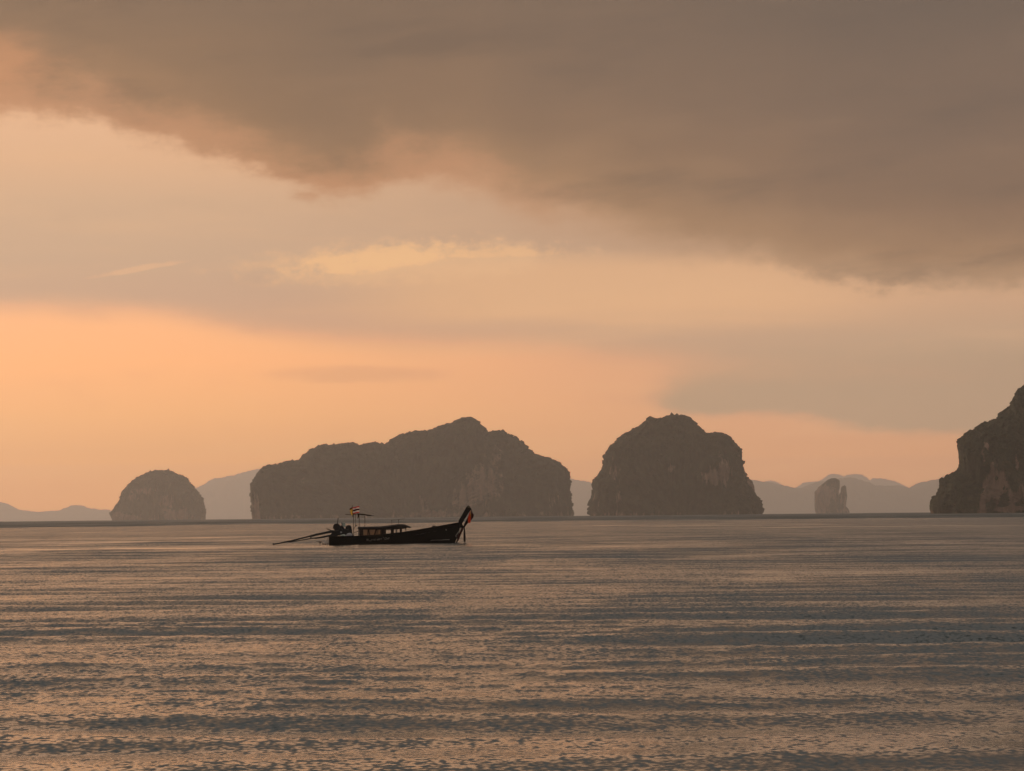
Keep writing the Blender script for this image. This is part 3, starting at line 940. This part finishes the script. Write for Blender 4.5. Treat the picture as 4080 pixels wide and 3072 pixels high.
# two worn hand-painted words amidships, only strokes are left of them
W1 = [[(1463, 2148), (1464.5, 2155)], [(1463, 2148), (1467.5, 2148.2), (1470.5, 2148)], [(1466.5, 2150), (1468, 2154), (1470.4, 2150)], [(1471, 2154.5), (1478, 2154.8), (1482.5, 2153)],
      [(1480.5, 2148), (1483.5, 2150.5), (1488, 2150.6)], [(1488, 2150.6), (1494, 2148.6), (1501, 2147.6)], [(1491, 2153), (1495, 2152), (1498, 2152.4)], [(1503, 2150), (1511, 2148.6), (1523, 2146.2)],
      [(1503, 2151.6), (1510, 2150.8), (1516, 2150)], [(1506, 2147.6), (1514, 2146)], [(1519, 2146), (1523.5, 2145.6), (1521.5, 2149)]]
W2 = [[(1527.5, 2140.5), (1531, 2142)], [(1531, 2145.6), (1535, 2147.6), (1537.4, 2150.2)], [(1535, 2143), (1540, 2142.3), (1544, 2143.2)], [(1537.4, 2150.2), (1541, 2147.6), (1546, 2145.4), (1552, 2142)],
      [(1545, 2146), (1548, 2148.4), (1550.5, 2146.6)], [(1552.6, 2141.5), (1551.6, 2146)]]
on_side(W1, 0.016, 'lettering', M_PAINT, hull)
on_side(W2, 0.016, 'lettering', M_PAINT, hull)
M_DIM = surf('worn_grey_paint', (0.05, 0.047, 0.045), 0.8, 0.1, 0.4, 20.0)
for strokes in ([[(1659, 2131.6), (1664, 2129.6), (1670, 2129.2)]], [[(1675, 2129), (1684, 2126.4), (1692, 2124.6), (1700, 2122)]], [[(1678, 2127), (1684, 2125), (1690, 2123.6)]],
                [[(1708, 2121.4), (1713, 2120.2)]], [[(1727, 2115), (1733, 2118), (1739, 2114.4)]]):
    on_side(strokes, 0.014, 'lettering', M_DIM, hull)
on_side([[(1775, 2109), (1780, 2109.4), (1779.6, 2113), (1776, 2113)]], 0.016, 'mooring_eye', M_PAINT, hull)

# stem and upswept prow
m = MB()
stem = [B(x, y) for x, y in [(1800, 2172), (1814, 2165), (1823, 2146), (1831, 2122), (1840, 2104), (1849, 2098), (1843, 2112), (1834, 2136), (1826, 2154), (1816, 2169)]]
m.slab(stem, -0.055, 0.055)
m.build('stem', M_HULL, boat, 0.012)
m = MB()
prow = [B(x, y) for x, y in [(1826, 2104), (1826.5, 2080), (1829, 2071), (1840, 2053), (1849, 2037), (1857, 2022.5), (1863, 2015.5), (1868, 2016), (1874, 2021.5), (1878.5, 2030), (1872, 2036), (1864, 2048), (1857, 2060), (1849, 2073), (1841, 2087), (1848, 2099), (1841, 2104)]]
m.slab(prow, -0.075, 0.075)
pr = m.build('prow_post', M_HULL, boat, 0.02)
m = MB()
cap_ = [B(x, y) for x, y in [(1861, 2021), (1864.4, 2014), (1867.5, 2014.4), (1875, 2021), (1873.6, 2026)]]
m.slab(cap_, -0.085, 0.085)
m.build('prow_cap', surf('gilt_band', (0.10, 0.085, 0.045), 0.6, 0.3), pr, 0.01)
m = MB()
m.tube([B(1823.5, 2077.5), B(1827, 2073), B(1831, 2080), B(1830.6, 2085)], 0.035, 8)
m.build('bow_fairlead', M_ROPE, boat)
m = MB()
m.slab([B(x, y) for x, y in [(1720.5, 2103), (1723.5, 2094.4), (1734, 2094.2), (1742, 2098.5), (1742, 2100)]], -0.22, 0.22)
m.build('foredeck_hatch', M_WOOD, boat, 0.015)

# ---- cabin
def rf(px):   # top and underside of the roof along the hull
    t = np.interp(px, [1427, 1440, 1512, 1550, 1585, 1610, 1622, 1636], [2099.5, 2099, 2097, 2093, 2088, 2088, 2093, 2098])
    u = np.interp(px, [1427, 1440, 1496, 1561, 1600, 1616, 1624, 1636], [2105.5, 2107, 2107.5, 2108, 2105, 2103, 2100, 2099.6])
    return t, u


cab = None
m = MB()
pxs = [1427, 1434, 1460, 1490, 1512, 1530, 1550, 1570, 1585, 1600, 1612, 1622, 1636]
hw = 0.80
top_rows, bot_rows = [], []
for px in pxs:
    t, u = rf(px)
    top_rows.append([B(px, t, yy) - Vector((0, 0, 0.10 * (yy / hw) ** 2)) for yy in np.linspace(-hw, hw, 9)])
    bot_rows.append([B(px, u, yy) - Vector((0, 0, 0.02)) + Vector((0, 0, min(0.08, (t - u) / -PXM * 0.5) * (1 - (yy / hw) ** 2))) for yy in np.linspace(-hw, hw, 9)])
m.grid(top_rows); m.grid([r[::-1] for r in bot_rows])
vt = [v for v in m.b.verts]
nT = len(pxs) * 9
for i in range(len(pxs) - 1):
    for side in (0, 8):
        a, b = i * 9 + side, (i + 1) * 9 + side
        c, d = nT + i * 9 + (8 - side), nT + (i + 1) * 9 + (8 - side)
        m.b.faces.new((vt[a], vt[b], vt[d], vt[c]))
for i in (0, len(pxs) - 1):
    for k in range(8):
        m.b.faces.new((vt[i * 9 + k], vt[i * 9 + k + 1], vt[nT + i * 9 + 7 - k], vt[nT + i * 9 + 8 - k]))
roof = m.build('cabin_roof', M_ROOF, boat)
for s in (-1, 1):
    m = MB()
    for a, b in zip(pxs[:-2], pxs[1:-1]):
        pa, pb = B(a, rf(a)[1] - 2.6, s * 0.80), B(b, rf(b)[1] - 2.6, s * 0.80)
        m.slab([pa, pb, B(b, rf(b)[1] + 1.2), B(a, rf(a)[1] + 1.2)], s * 0.80 + s * 0.002, s * 0.80 + s * 0.022)
    m.build('eave_board', M_ROOF, roof)


def sheer(px):
    return float(np.interp(px, [s[0] for s in ST], [s[1] for s in ST]))


# near and far uprights, with the gaps between them as in the photograph
POSTS = [(1431, 1431, 2.6), (1442, 1446, 3.4), (1468.5, 1466, 3.0), (1500, 1492, 2.6), (1519.5, 1519, 4.5), (1533, 1531, 4.2), (1560.5, 1561, 4.0), (1566.5, 1566, 3.2), (1579.6, 1579, 2.4), (1597.4, 1597, 5.4), (1616, 1620, 2.4)]
for a, b, w in POSTS:
    for s in (-1, 1):
        m = MB()
        t = rf(a)[1]
        h = w / PXM / 2
        lean = (a - b) / PXM if s > 0 else 0
        base = B(b if s < 0 else a, sheer(b) + 1.0, s * 0.74); tp = B(a, t - 0.5, s * 0.74)
        m.slab([base + Vector((-h, 0, 0)), base + Vector((h, 0, 0)), tp + Vector((h, 0, 0)), tp + Vector((-h, 0, 0))], s * 0.74 - 0.03, s * 0.74 + 0.03)
        m.build('post', M_WOOD, boat)
# rolled and hanging curtains
def panel(a, b, top, bot, y, mat, name='curtain', wav=0.02, slant=0.0):
    m = MB()
    rows = []
    for v in np.linspace(0, 1, 7):
        r = []
        for u in np.linspace(0, 1, 15):
            x = a + (b - a) * u
            z0, z1 = top(x), bot(x)
            p = B(x + slant * v, z0 + (z1 - z0) * v, y)
            p.y += wav * math.sin(u * 19 + v * 2.0)
            r.append(p)
        rows.append(r)
    m.grid(rows)
    return m.build(name, mat, boat, smooth=True)


top_u = lambda x: rf(x)[1] - 1.0
panel(1433, 1449.5, top_u, lambda x: sheer(x) - 1, -0.70, M_CURT)
panel(1518, 1539.5, top_u, lambda x: sheer(x), -0.70, M_CURT)
panel(1558.5, 1567.5, top_u, lambda x: sheer(x), -0.70, M_CURT)
panel(1594, 1600.5, top_u, lambda x: sheer(x), -0.70, M_CURT)
panel(1432, 1620, top_u, lambda x: rf(x)[1] + 3.0, -0.69, M_CURT, 'valance', 0.012)
panel(1432, 1620, top_u, lambda x: rf(x)[1] + 3.0, 0.69, M_CURT, 'valance', 0.012)
panel(1446, 1516, top_u, lambda x: sheer(x) - 1.5, 0.70, M_TARP, 'tarpaulin', 0.03)
panel(1465, 1470, top_u, lambda x: sheer(x), 0.30, M_CURT, 'curtain', 0.02, 3)
panel(1496, 1501, top_u, lambda x: sheer(x), 0.30, M_CURT, 'curtain', 0.02, -7)
# bench rail inside
m = MB()
m.box(B(1440, 2134, -0.72), B(1590, 2130.4, -0.62) if False else B(1525, 2131.5, -0.64))
m.build('bench', surf('red_brown_bench', (0.09, 0.035, 0.022), 0.7, 0.2), boat)

# ---- stern awning on poles
for x, yt, yb, y, r in [(1409.5, 2046, 2136, -0.42, 0.022), (1415, 2050, 2088, 0.45, 0.016), (1432, 2050, 2102, -0.40, 0.024), (1452.5, 2055, 2099, 0.42, 0.022)]:
    m = MB(); m.tube([B(x, yb, y), B(x + 0.4, (yt + yb) / 2, y), B(x, yt, y)], r, 7); m.build('awning_pole', M_POLE, boat)
m = MB()
aw = [(1424, 2045.6), (1434, 2046.2), (1455, 2048.4), (1470, 2051), (1490, 2054.4), (1491, 2056), (1478, 2056), (1466, 2056), (1455, 2053.4), (1440, 2052), (1426, 2050)]
m.slab([B(x, y) for x, y in aw], -0.50, 0.50)
awn = m.build('awning', M_ROOF, boat, 0.008)
m = MB(); m.tube([B(1377, 2049, -0.3), B(1398, 2051.2, -0.3), B(1426, 2048, -0.3)], 0.024, 6); m.build('awning_spar', M_POLE, boat)
m = MB(); m.box(B(1481, 2053.5, -0.42), B(1489, 2050.8, 0.3)); m.build('awning_fitting', M_BAG, awn, 0.01)
m = MB()
m.slab([B(x, y) for x, y in [(1426, 2050), (1433, 2050), (1432.6, 2058), (1430, 2061), (1427.5, 2066), (1425.5, 2066), (1427, 2058)]], -0.47, -0.44)
m.build('awning_flap', M_CURT, awn)
m = MB(); m.tube([B(1411, 2122, -0.42), B(1420, 2119.5, -0.42), B(1430, 2116.5, -0.5)], 0.022, 6); m.build('hand_rail', M_POLE, boat)
m = MB(); m.tube([B(1411, 2108, -0.42), B(1416, 2098, -0.2), B(1420, 2092, 0)], 0.022, 6).tube([B(1414, 2092, 0), B(1424, 2092, 0)], 0.03, 6); m.build('control_lever', M_IRON, boat)

# flag pole, flags
m = MB(); m.tube([B(1407.5, 2060, -0.44), B(1406, 2040, -0.44), B(1405, 2014, -0.44)], [0.03, 0.026, 0.02], 7); m.build('flag_pole', M_POLE, boat)
def flag_strip(a, b, y, mat, name, parent, nx=14):
    """a, b: functions giving upper and lower edge in photo units along the fly"""
    m = MB(); rows = []
    for v in (0, 0.33, 0.66, 1):
        r = []
        for u in np.linspace(0, 1, nx):
            x = 1406.5 + 26.0 * u
            p = B(x + 0.6 * math.sin(3 * v), a(u) + (b(u) - a(u)) * v, y)
            p.y += 0.05 * math.sin(u * 7.0 + v)
            r.append(p)
        rows.append(r)
    m.grid(rows)
    return m.build(name, mat, parent, smooth=True)


fr = empty('flag', (BX0, Y_B, 0), 'red, white and dark blue striped flag on the boat\'s stern pole', 'flag')
edge = [0, 5.0, 9.0, 16.2, 21.4, 26.5]
drp = lambda u: -6.0 * u + 2.0 * u * u + 0.8 * math.sin(u * 6)
mats = [M_FRED, M_FWHITE, M_FBLUE, M_FWHITE, M_FRED]
for i in range(5):
    flag_strip(lambda u, i=i: 2021.5 + edge[i] + drp(u), lambda u, i=i: 2021.5 + edge[i + 1] + drp(u), -0.46, mats[i], 'stripe', fr)
yf = MB(); rows = []
for v in np.linspace(0, 1, 8):
    x0 = 1398.5 - 2.5 * math.sin(v * 3.0) + 3.6 * max(0, v - 0.55)
    rows.append([B(x0 + (1407 - x0) * u, 2028 + v * (29 - 8 * (1 - u)), -0.44) + Vector((0, 0.05 * math.sin(u * 6 + v * 3), 0)) for u in np.linspace(0, 1, 7)])
yf.grid(rows)
o = yf.build('flag', M_YELLOW, None, smooth=True); o.location = (BX0, Y_B, 0)
tag(o, 'limp yellow flag on the pole, left of the striped flag', 'flag')
rb = MB(); rows = []
for v in np.linspace(0, 1, 6):
    rows.append([B(1393.5 + 2 * v + (1405.5 - 1393.5 - 2 * v) * u, 2027 + 6 * v - 7 * u, -0.45) + Vector((0, 0.03 * math.sin(u * 7), 0)) for u in np.linspace(0, 1, 6)])
rb.grid(rows)
o = rb.build('streamer', M_RED, None, smooth=True); o.location = (BX0, Y_B, 0)
tag(o, 'small dark red streamer near the tip of the flag pole', 'streamer')

# ---- engine on its pivot, long tail shaft
eng = None
m = MB()
m.slab([B(x, y) for x, y in [(1336, 2134), (1340, 2116), (1350, 2108), (1392, 2106), (1400, 2118), (1404, 2134)]], -0.24, 0.24)
eng = m.build('engine', M_IRON, boat, 0.03)
m = MB(); m.tube([B(1331, 2094, -0.05), B(1333, 2089, -0.05)], 0.001, 4)
m.b.free(); m = MB()
m.tube([B(1342, 2100, -0.30), B(1342, 2100, 0.22)], 0.26, 20)
m.tube([B(1331, 2099, -0.16), B(1328, 2099, -0.16)], 0.07, 8)
m.build('air_filter', M_IRON, eng, 0.015)
m = MB(); m.tube([B(1344.5, 2090, 0), B(1345.6, 2078, 0), B(1347.4, 2063, 0)], [0.035, 0.03, 0.026], 8); m.build('exhaust_pipe', M_IRON, eng)
m = MB(); m.slab([B(x, y) for x, y in [(1352, 2112), (1353, 2099), (1358, 2094.5), (1366, 2095), (1370, 2100), (1374, 2112)]], -0.2, 0.2); m.build('cylinder_head', M_IRON, eng, 0.03)
m = MB(); m.tube([B(1389, 2104, -0.25), B(1389, 2104, 0.25)], 0.22, 18); m.tube([B(1388, 2116, -0.22), B(1388, 2116, 0.22)], 0.28, 18); m.build('flywheel_cover', M_IRON, eng, 0.015)
m = MB(); m.slab([B(x, y) for x, y in [(1395, 2104), (1399, 2112), (1405, 2127), (1408, 2136), (1396, 2136), (1388, 2124)]], -0.2, 0.2); m.build('gearbox', M_IRON, eng, 0.03)
m = MB(); m.tube([B(1363, 2096, -0.1), B(1363, 2081.5, -0.1)], 0.03, 7); m.build('intake_pipe', M_IRON, eng)
M_HOSE = surf('grey_hose', (0.10, 0.09, 0.085), 0.6, 0.3)
for pts in ([(1330, 2115.6), (1342, 2115), (1350, 2112.4), (1353, 2107), (1352, 2101), (1357, 2092.5), (1363, 2092)], [(1371, 2110.6), (1382, 2109.4), (1392, 2107.6)], [(1359, 2105), (1365, 2109), (1367, 2113)]):
    m = MB(); m.tube([B(x, y, -0.31) for x, y in pts], 0.016, 6); m.build('hose', M_HOSE, eng)
m = MB(); m.ball(B(1360, 2121, -0.27), 0.075, 2, (1, .6, .8)); m.build('fuel_filter', M_BAG, eng)
m = MB(); m.slab([B(x, y) for x, y in [(1315, 2139), (1322, 2122), (1330, 2114), (1342, 2110), (1346, 2136)]], -0.13, 0.13); m.build('engine_mount', M_IRON, boat, 0.02)
m = MB()
m.tube([B(1330, 2116, 0), B(1300, 2122, 0), B(1262, 2130, 0), B(1236, 2136.5, 0)], [0.085, 0.085, 0.082, 0.075], 10)
m.tube([B(1240, 2135, 0), B(1200, 2145, 0), B(1165, 2154, 0), B(1120, 2163, 0), B(1095, 2168, 0), B(1086, 2169, 0)], [0.05, 0.052, 0.055, 0.05, 0.04, 0.02], 10)
m.build('tail_shaft', M_IRON, boat)
m = MB()
m.tube([B(1318, 2133, 0.0), B(1290, 2139, 0), B(1254, 2145, 0)], [0.065, 0.066, 0.06], 8)
m.tube([B(1256, 2143, 0), B(1220, 2149, 0), B(1180, 2156, 0), B(1150, 2160.5, 0)], [0.04, 0.036, 0.034, 0.03], 8)
m.tube([B(1237, 2137, 0), B(1240, 2147, 0)], 0.05, 8)
m.build('shaft_guard', M_IRON, boat)
m = MB(); m.tube([B(1301.5, 2106, -0.2), B(1313, 2111, -0.2), B(1327, 2117.4, -0.1)], [0.03, 0.034, 0.036], 8); m.build('tiller_handle', M_IRON, boat)
m = MB()
hub = B(1090, 2168.5, 0)
for k in range(3):
    a = k * 2.094 + 0.5
    d = Vector((0.02, math.cos(a), math.sin(a)))
    m.grid([[hub + d * 0.02 + Vector((-.03, 0, 0)), hub + d * 0.02 + Vector((.03, 0, 0))], [hub + d * 0.10 + Vector((-.06, .02, 0)), hub + d * 0.10 + Vector((.05, -.02, .02))], [hub + d * 0.16 + Vector((-.02, .02, 0)), hub + d * 0.16 + Vector((.03, -.02, .02))]])
m.build('propeller', M_IRON, boat)
m = MB()
m.slab([B(x, y) for x, y in [(1256, 2158.5), (1272, 2157), (1290, 2158.6), (1278, 2160.2), (1275.5, 2168), (1273, 2168.6), (1272.6, 2160.6)]], 0.1, 0.16)
m.tube([B(1283, 2167, 0.1), B(1296, 2168, 0.1), B(1311, 2166.5, 0.1)], 0.035, 6)
m.build('stern_step', M_WOOD, boat)
m = MB()
m.tube([B(1309, 2139, -0.45), B(1310.4, 2150, -0.47), B(1309, 2160, -0.47), B(1309.5, 2170, -0.45)], 0.014, 6)
m.tube([B(1300, 2143, -0.3), B(1304, 2151, -0.35), B(1307, 2160, -0.36), B(1303, 2166, -0.36), B(1304, 2171, -0.3)], 0.016, 6)
o = m.build('mooring_rope', M_ROPE, None); o.location = (BX0, Y_B, 0)
tag(o, 'pale rope hanging in loops from the black boat\'s stern', 'rope')

# ---- loose things on board
m = MB()
m.slab([B(x, y) for x, y in [(1364.6, 2098), (1364.4, 2083), (1366, 2081.4), (1373, 2081.4), (1375, 2084), (1375.5, 2091), (1379, 2096), (1378, 2098.6)]], -0.16, 0.10)
jug = m.build('plastic_jug', M_JUG, None, 0.012); jug.location = (BX0, Y_B, 0)
tag(jug, 'pale plastic jug wedged on top of the boat\'s engine', 'jug')
def bundle(name, cx, cy, rx, rz, y, mat, seed, label, cat):
    m = MB()
    m.ball((0, 0, 0), 1.0, 3)
    c = B(cx, cy, y)
    for v in m.b.verts:
        n = v.co.normalized()
        k = 1 + 0.28 * vnoise(np.array([[n.x * 2.3 + seed, n.y * 2.3, n.z * 2.3]]))[0] + 0.12 * vnoise(np.array([[n.x * 6 + seed, n.y * 6, n.z * 6]]))[0]
        v.co = c + Vector((n.x * rx * k, n.y * rx * 0.8 * k, max(-0.75, n.z) * rz * k))
    o = m.build(name, mat, None); o.location = (BX0, Y_B, 0)
    return tag(o, label, cat)


bundle('plastic_bag', 1393, 2132.5, 0.22, 0.17, -0.5, M_BAG, 3.0, 'crumpled whitish bag on the rail behind the boat\'s engine', 'bag')
bundle('plastic_bag', 1369, 2134.5, 0.20, 0.09, -0.5, M_JUG, 9.0, 'flat pale green bundle lying under the boat\'s engine', 'bundle')
bundle('rag', 1415, 2136.5, 0.07, 0.045, -0.6, M_BAG, 14.0, 'small pale rag on the rail just before the cabin', 'rag')
m = MB()
m.tube([B(1556, 2073.5, 0.3), B(1585, 2070.6, 0.3), B(1612, 2066.6, 0.3)], 0.011, 6)
o = m.build('bamboo_pole', M_POLE, None); o.location = (BX0, Y_B, 0)
tag(o, 'thin pole on short props above the cabin roof', 'pole')
for x, yt in ((1560, 2073), (1587, 2070.6)):
    m = MB(); m.tube([B(x, rf(x)[0] + 1, 0.3), B(x, yt, 0.3)], 0.012, 6).ball(B(x, yt + 3.2, 0.3), 0.035, 1); m.build('roof_prop', M_POLE, roof)

# ---- cloths and garlands on the prow
def ribbon(name, lines, mat, label, cat, y=-0.1, wav=0.03, group=None):
    """lines: left edge and right edge of the cloth, top to bottom"""
    L, R = lines
    m = MB(); rows = []
    n = 16
    for v in np.linspace(0, 1, n):
        q = v * (len(L) - 1)
        i = min(int(q), len(L) - 2); f = q - i
        l = (L[i][0] + (L[i + 1][0] - L[i][0]) * f, L[i][1] + (L[i + 1][1] - L[i][1]) * f)
        r = (R[i][0] + (R[i + 1][0] - R[i][0]) * f, R[i][1] + (R[i + 1][1] - R[i][1]) * f)
        rows.append([B(l[0] + (r[0] - l[0]) * u, l[1] + (r[1] - l[1]) * u, y) + Vector((0, wav * math.sin(u * 9 + v * 4), 0)) for u in np.linspace(0, 1, 9)])
    m.grid(rows)
    o = m.build(name, mat, None, smooth=True); o.location = (BX0, Y_B, 0)
    md = o.modifiers.new('thick', 'SOLIDIFY'); md.thickness = 0.012
    return tag(o, label, cat, group)


ribbon('ribbon', ([(1873.5, 2034), (1868, 2050), (1864, 2064), (1864, 2076), (1867, 2084)], [(1875.5, 2034), (1876.5, 2050), (1876.5, 2064), (1875.6, 2078), (1871, 2085)]), M_ORANGE, 'bright orange ribbon cloth hanging from the boat\'s prow', 'ribbon', -0.14)
ribbon('ribbon', ([(1878, 2030), (1877.4, 2042), (1876.4, 2055), (1876, 2066), (1876, 2072)], [(1880, 2030), (1883, 2043), (1888.4, 2051), (1885.5, 2062), (1878, 2071)]), M_RED, 'dark maroon cloth bulging from the front of the prow tip', 'ribbon', -0.05)
ribbon('sash', ([(1864, 2061), (1857, 2074), (1849, 2089), (1846, 2099)], [(1865, 2066), (1864.5, 2083), (1857, 2094), (1849, 2105)]), M_DARKCL, 'wide dark sash slung along the underside of the prow', 'sash', -0.1)
ribbon('sash', ([(1847.6, 2100), (1847.4, 2120), (1847, 2140), (1848, 2157), (1850.5, 2160)], [(1852, 2100), (1854, 2120), (1855.4, 2140), (1855, 2157), (1852, 2160)]), M_DARKCL, 'long dark sash end dangling straight down to the water before the bow', 'sash', -0.08)
ribbon('sash', ([(1839, 2103), (1831, 2122), (1822, 2138), (1823, 2148), (1825.4, 2154)], [(1848, 2104), (1841, 2121), (1833, 2135), (1831, 2145), (1826, 2154)]), M_RED, 'dark cloth tied low against the stem, its end above the water', 'sash', -0.12)
m = MB()
m.tube([B(1837, 2103, -0.14), B(1829, 2117, -0.15), B(1819.5, 2130, -0.16), B(1815.6, 2136, -0.17), B(1818, 2140, -0.17), B(1821, 2136, -0.16)], [0.03, 0.028, 0.026, 0.022, 0.02, 0.018], 8)
o = m.build('bow_rope', M_ROPE, None); o.location = (BX0, Y_B, 0)
tag(o, 'pale rope looped down the near side of the bow', 'rope')
m = MB()
m.slab([B(x, y) for x, y in [(1873.6, 2036), (1874.6, 2036), (1877, 2050), (1875, 2062), (1874, 2052)]], -0.19, -0.175)
o = m.build('ribbon', M_YELLOW, None); o.location = (BX0, Y_B, 0)
tag(o, 'thin yellow ribbon over the orange cloth on the prow', 'ribbon')

# ---- a gull far out over the left of the bay
def bird(px, py, Y, span, rot):
    q = P(px, py, Y)
    m = MB()
    s = span / 2
    m.tube([(-0.30 * s, 0, 0), (-0.12 * s, 0, 0.02 * s), (0.15 * s, 0, 0.02 * s), (0.33 * s, 0, 0.03 * s), (0.42 * s, 0, 0.02 * s)], [0.02 * s, 0.08 * s, 0.09 * s, 0.05 * s, 0.01 * s], 8)
    root = m.build('bird', surf('dark_plumage', (0.05, 0.04, 0.035), 0.8, 0.1), None, smooth=True)
    for k in (-1, 1):
        m = MB()
        rows = []
        for v in np.linspace(0, 1, 7):
            ch = 0.20 * (1 - v) ** 0.6 + 0.02
            z = 0.42 * v - 0.18 * v * v * 1.0
            x = -0.10 * v * v
            rows.append([Vector((x - ch * s * 0.6, k * v * s, z * s)), Vector((x, k * v * s, z * s + 0.012 * s)), Vector((x + ch * s * 0.5, k * v * s, z * s))])
        m.grid(rows)
        m.build('wing', root.data.materials[0], root, smooth=True)
    m = MB(); m.slab([Vector((-0.45 * s, 0, 0)), Vector((-0.28 * s, 0, 0.01)), Vector((-0.28 * s, 0, -0.01))], -0.07 * s, 0.07 * s); m.build('tail', root.data.materials[0], root)
    root.location = q; root.rotation_euler = rot
    return tag(root, 'tiny dark bird gliding in the orange sky far left', 'bird')


bird(145, 1401, 900, 0.85, (0.25, 0, 1.3))
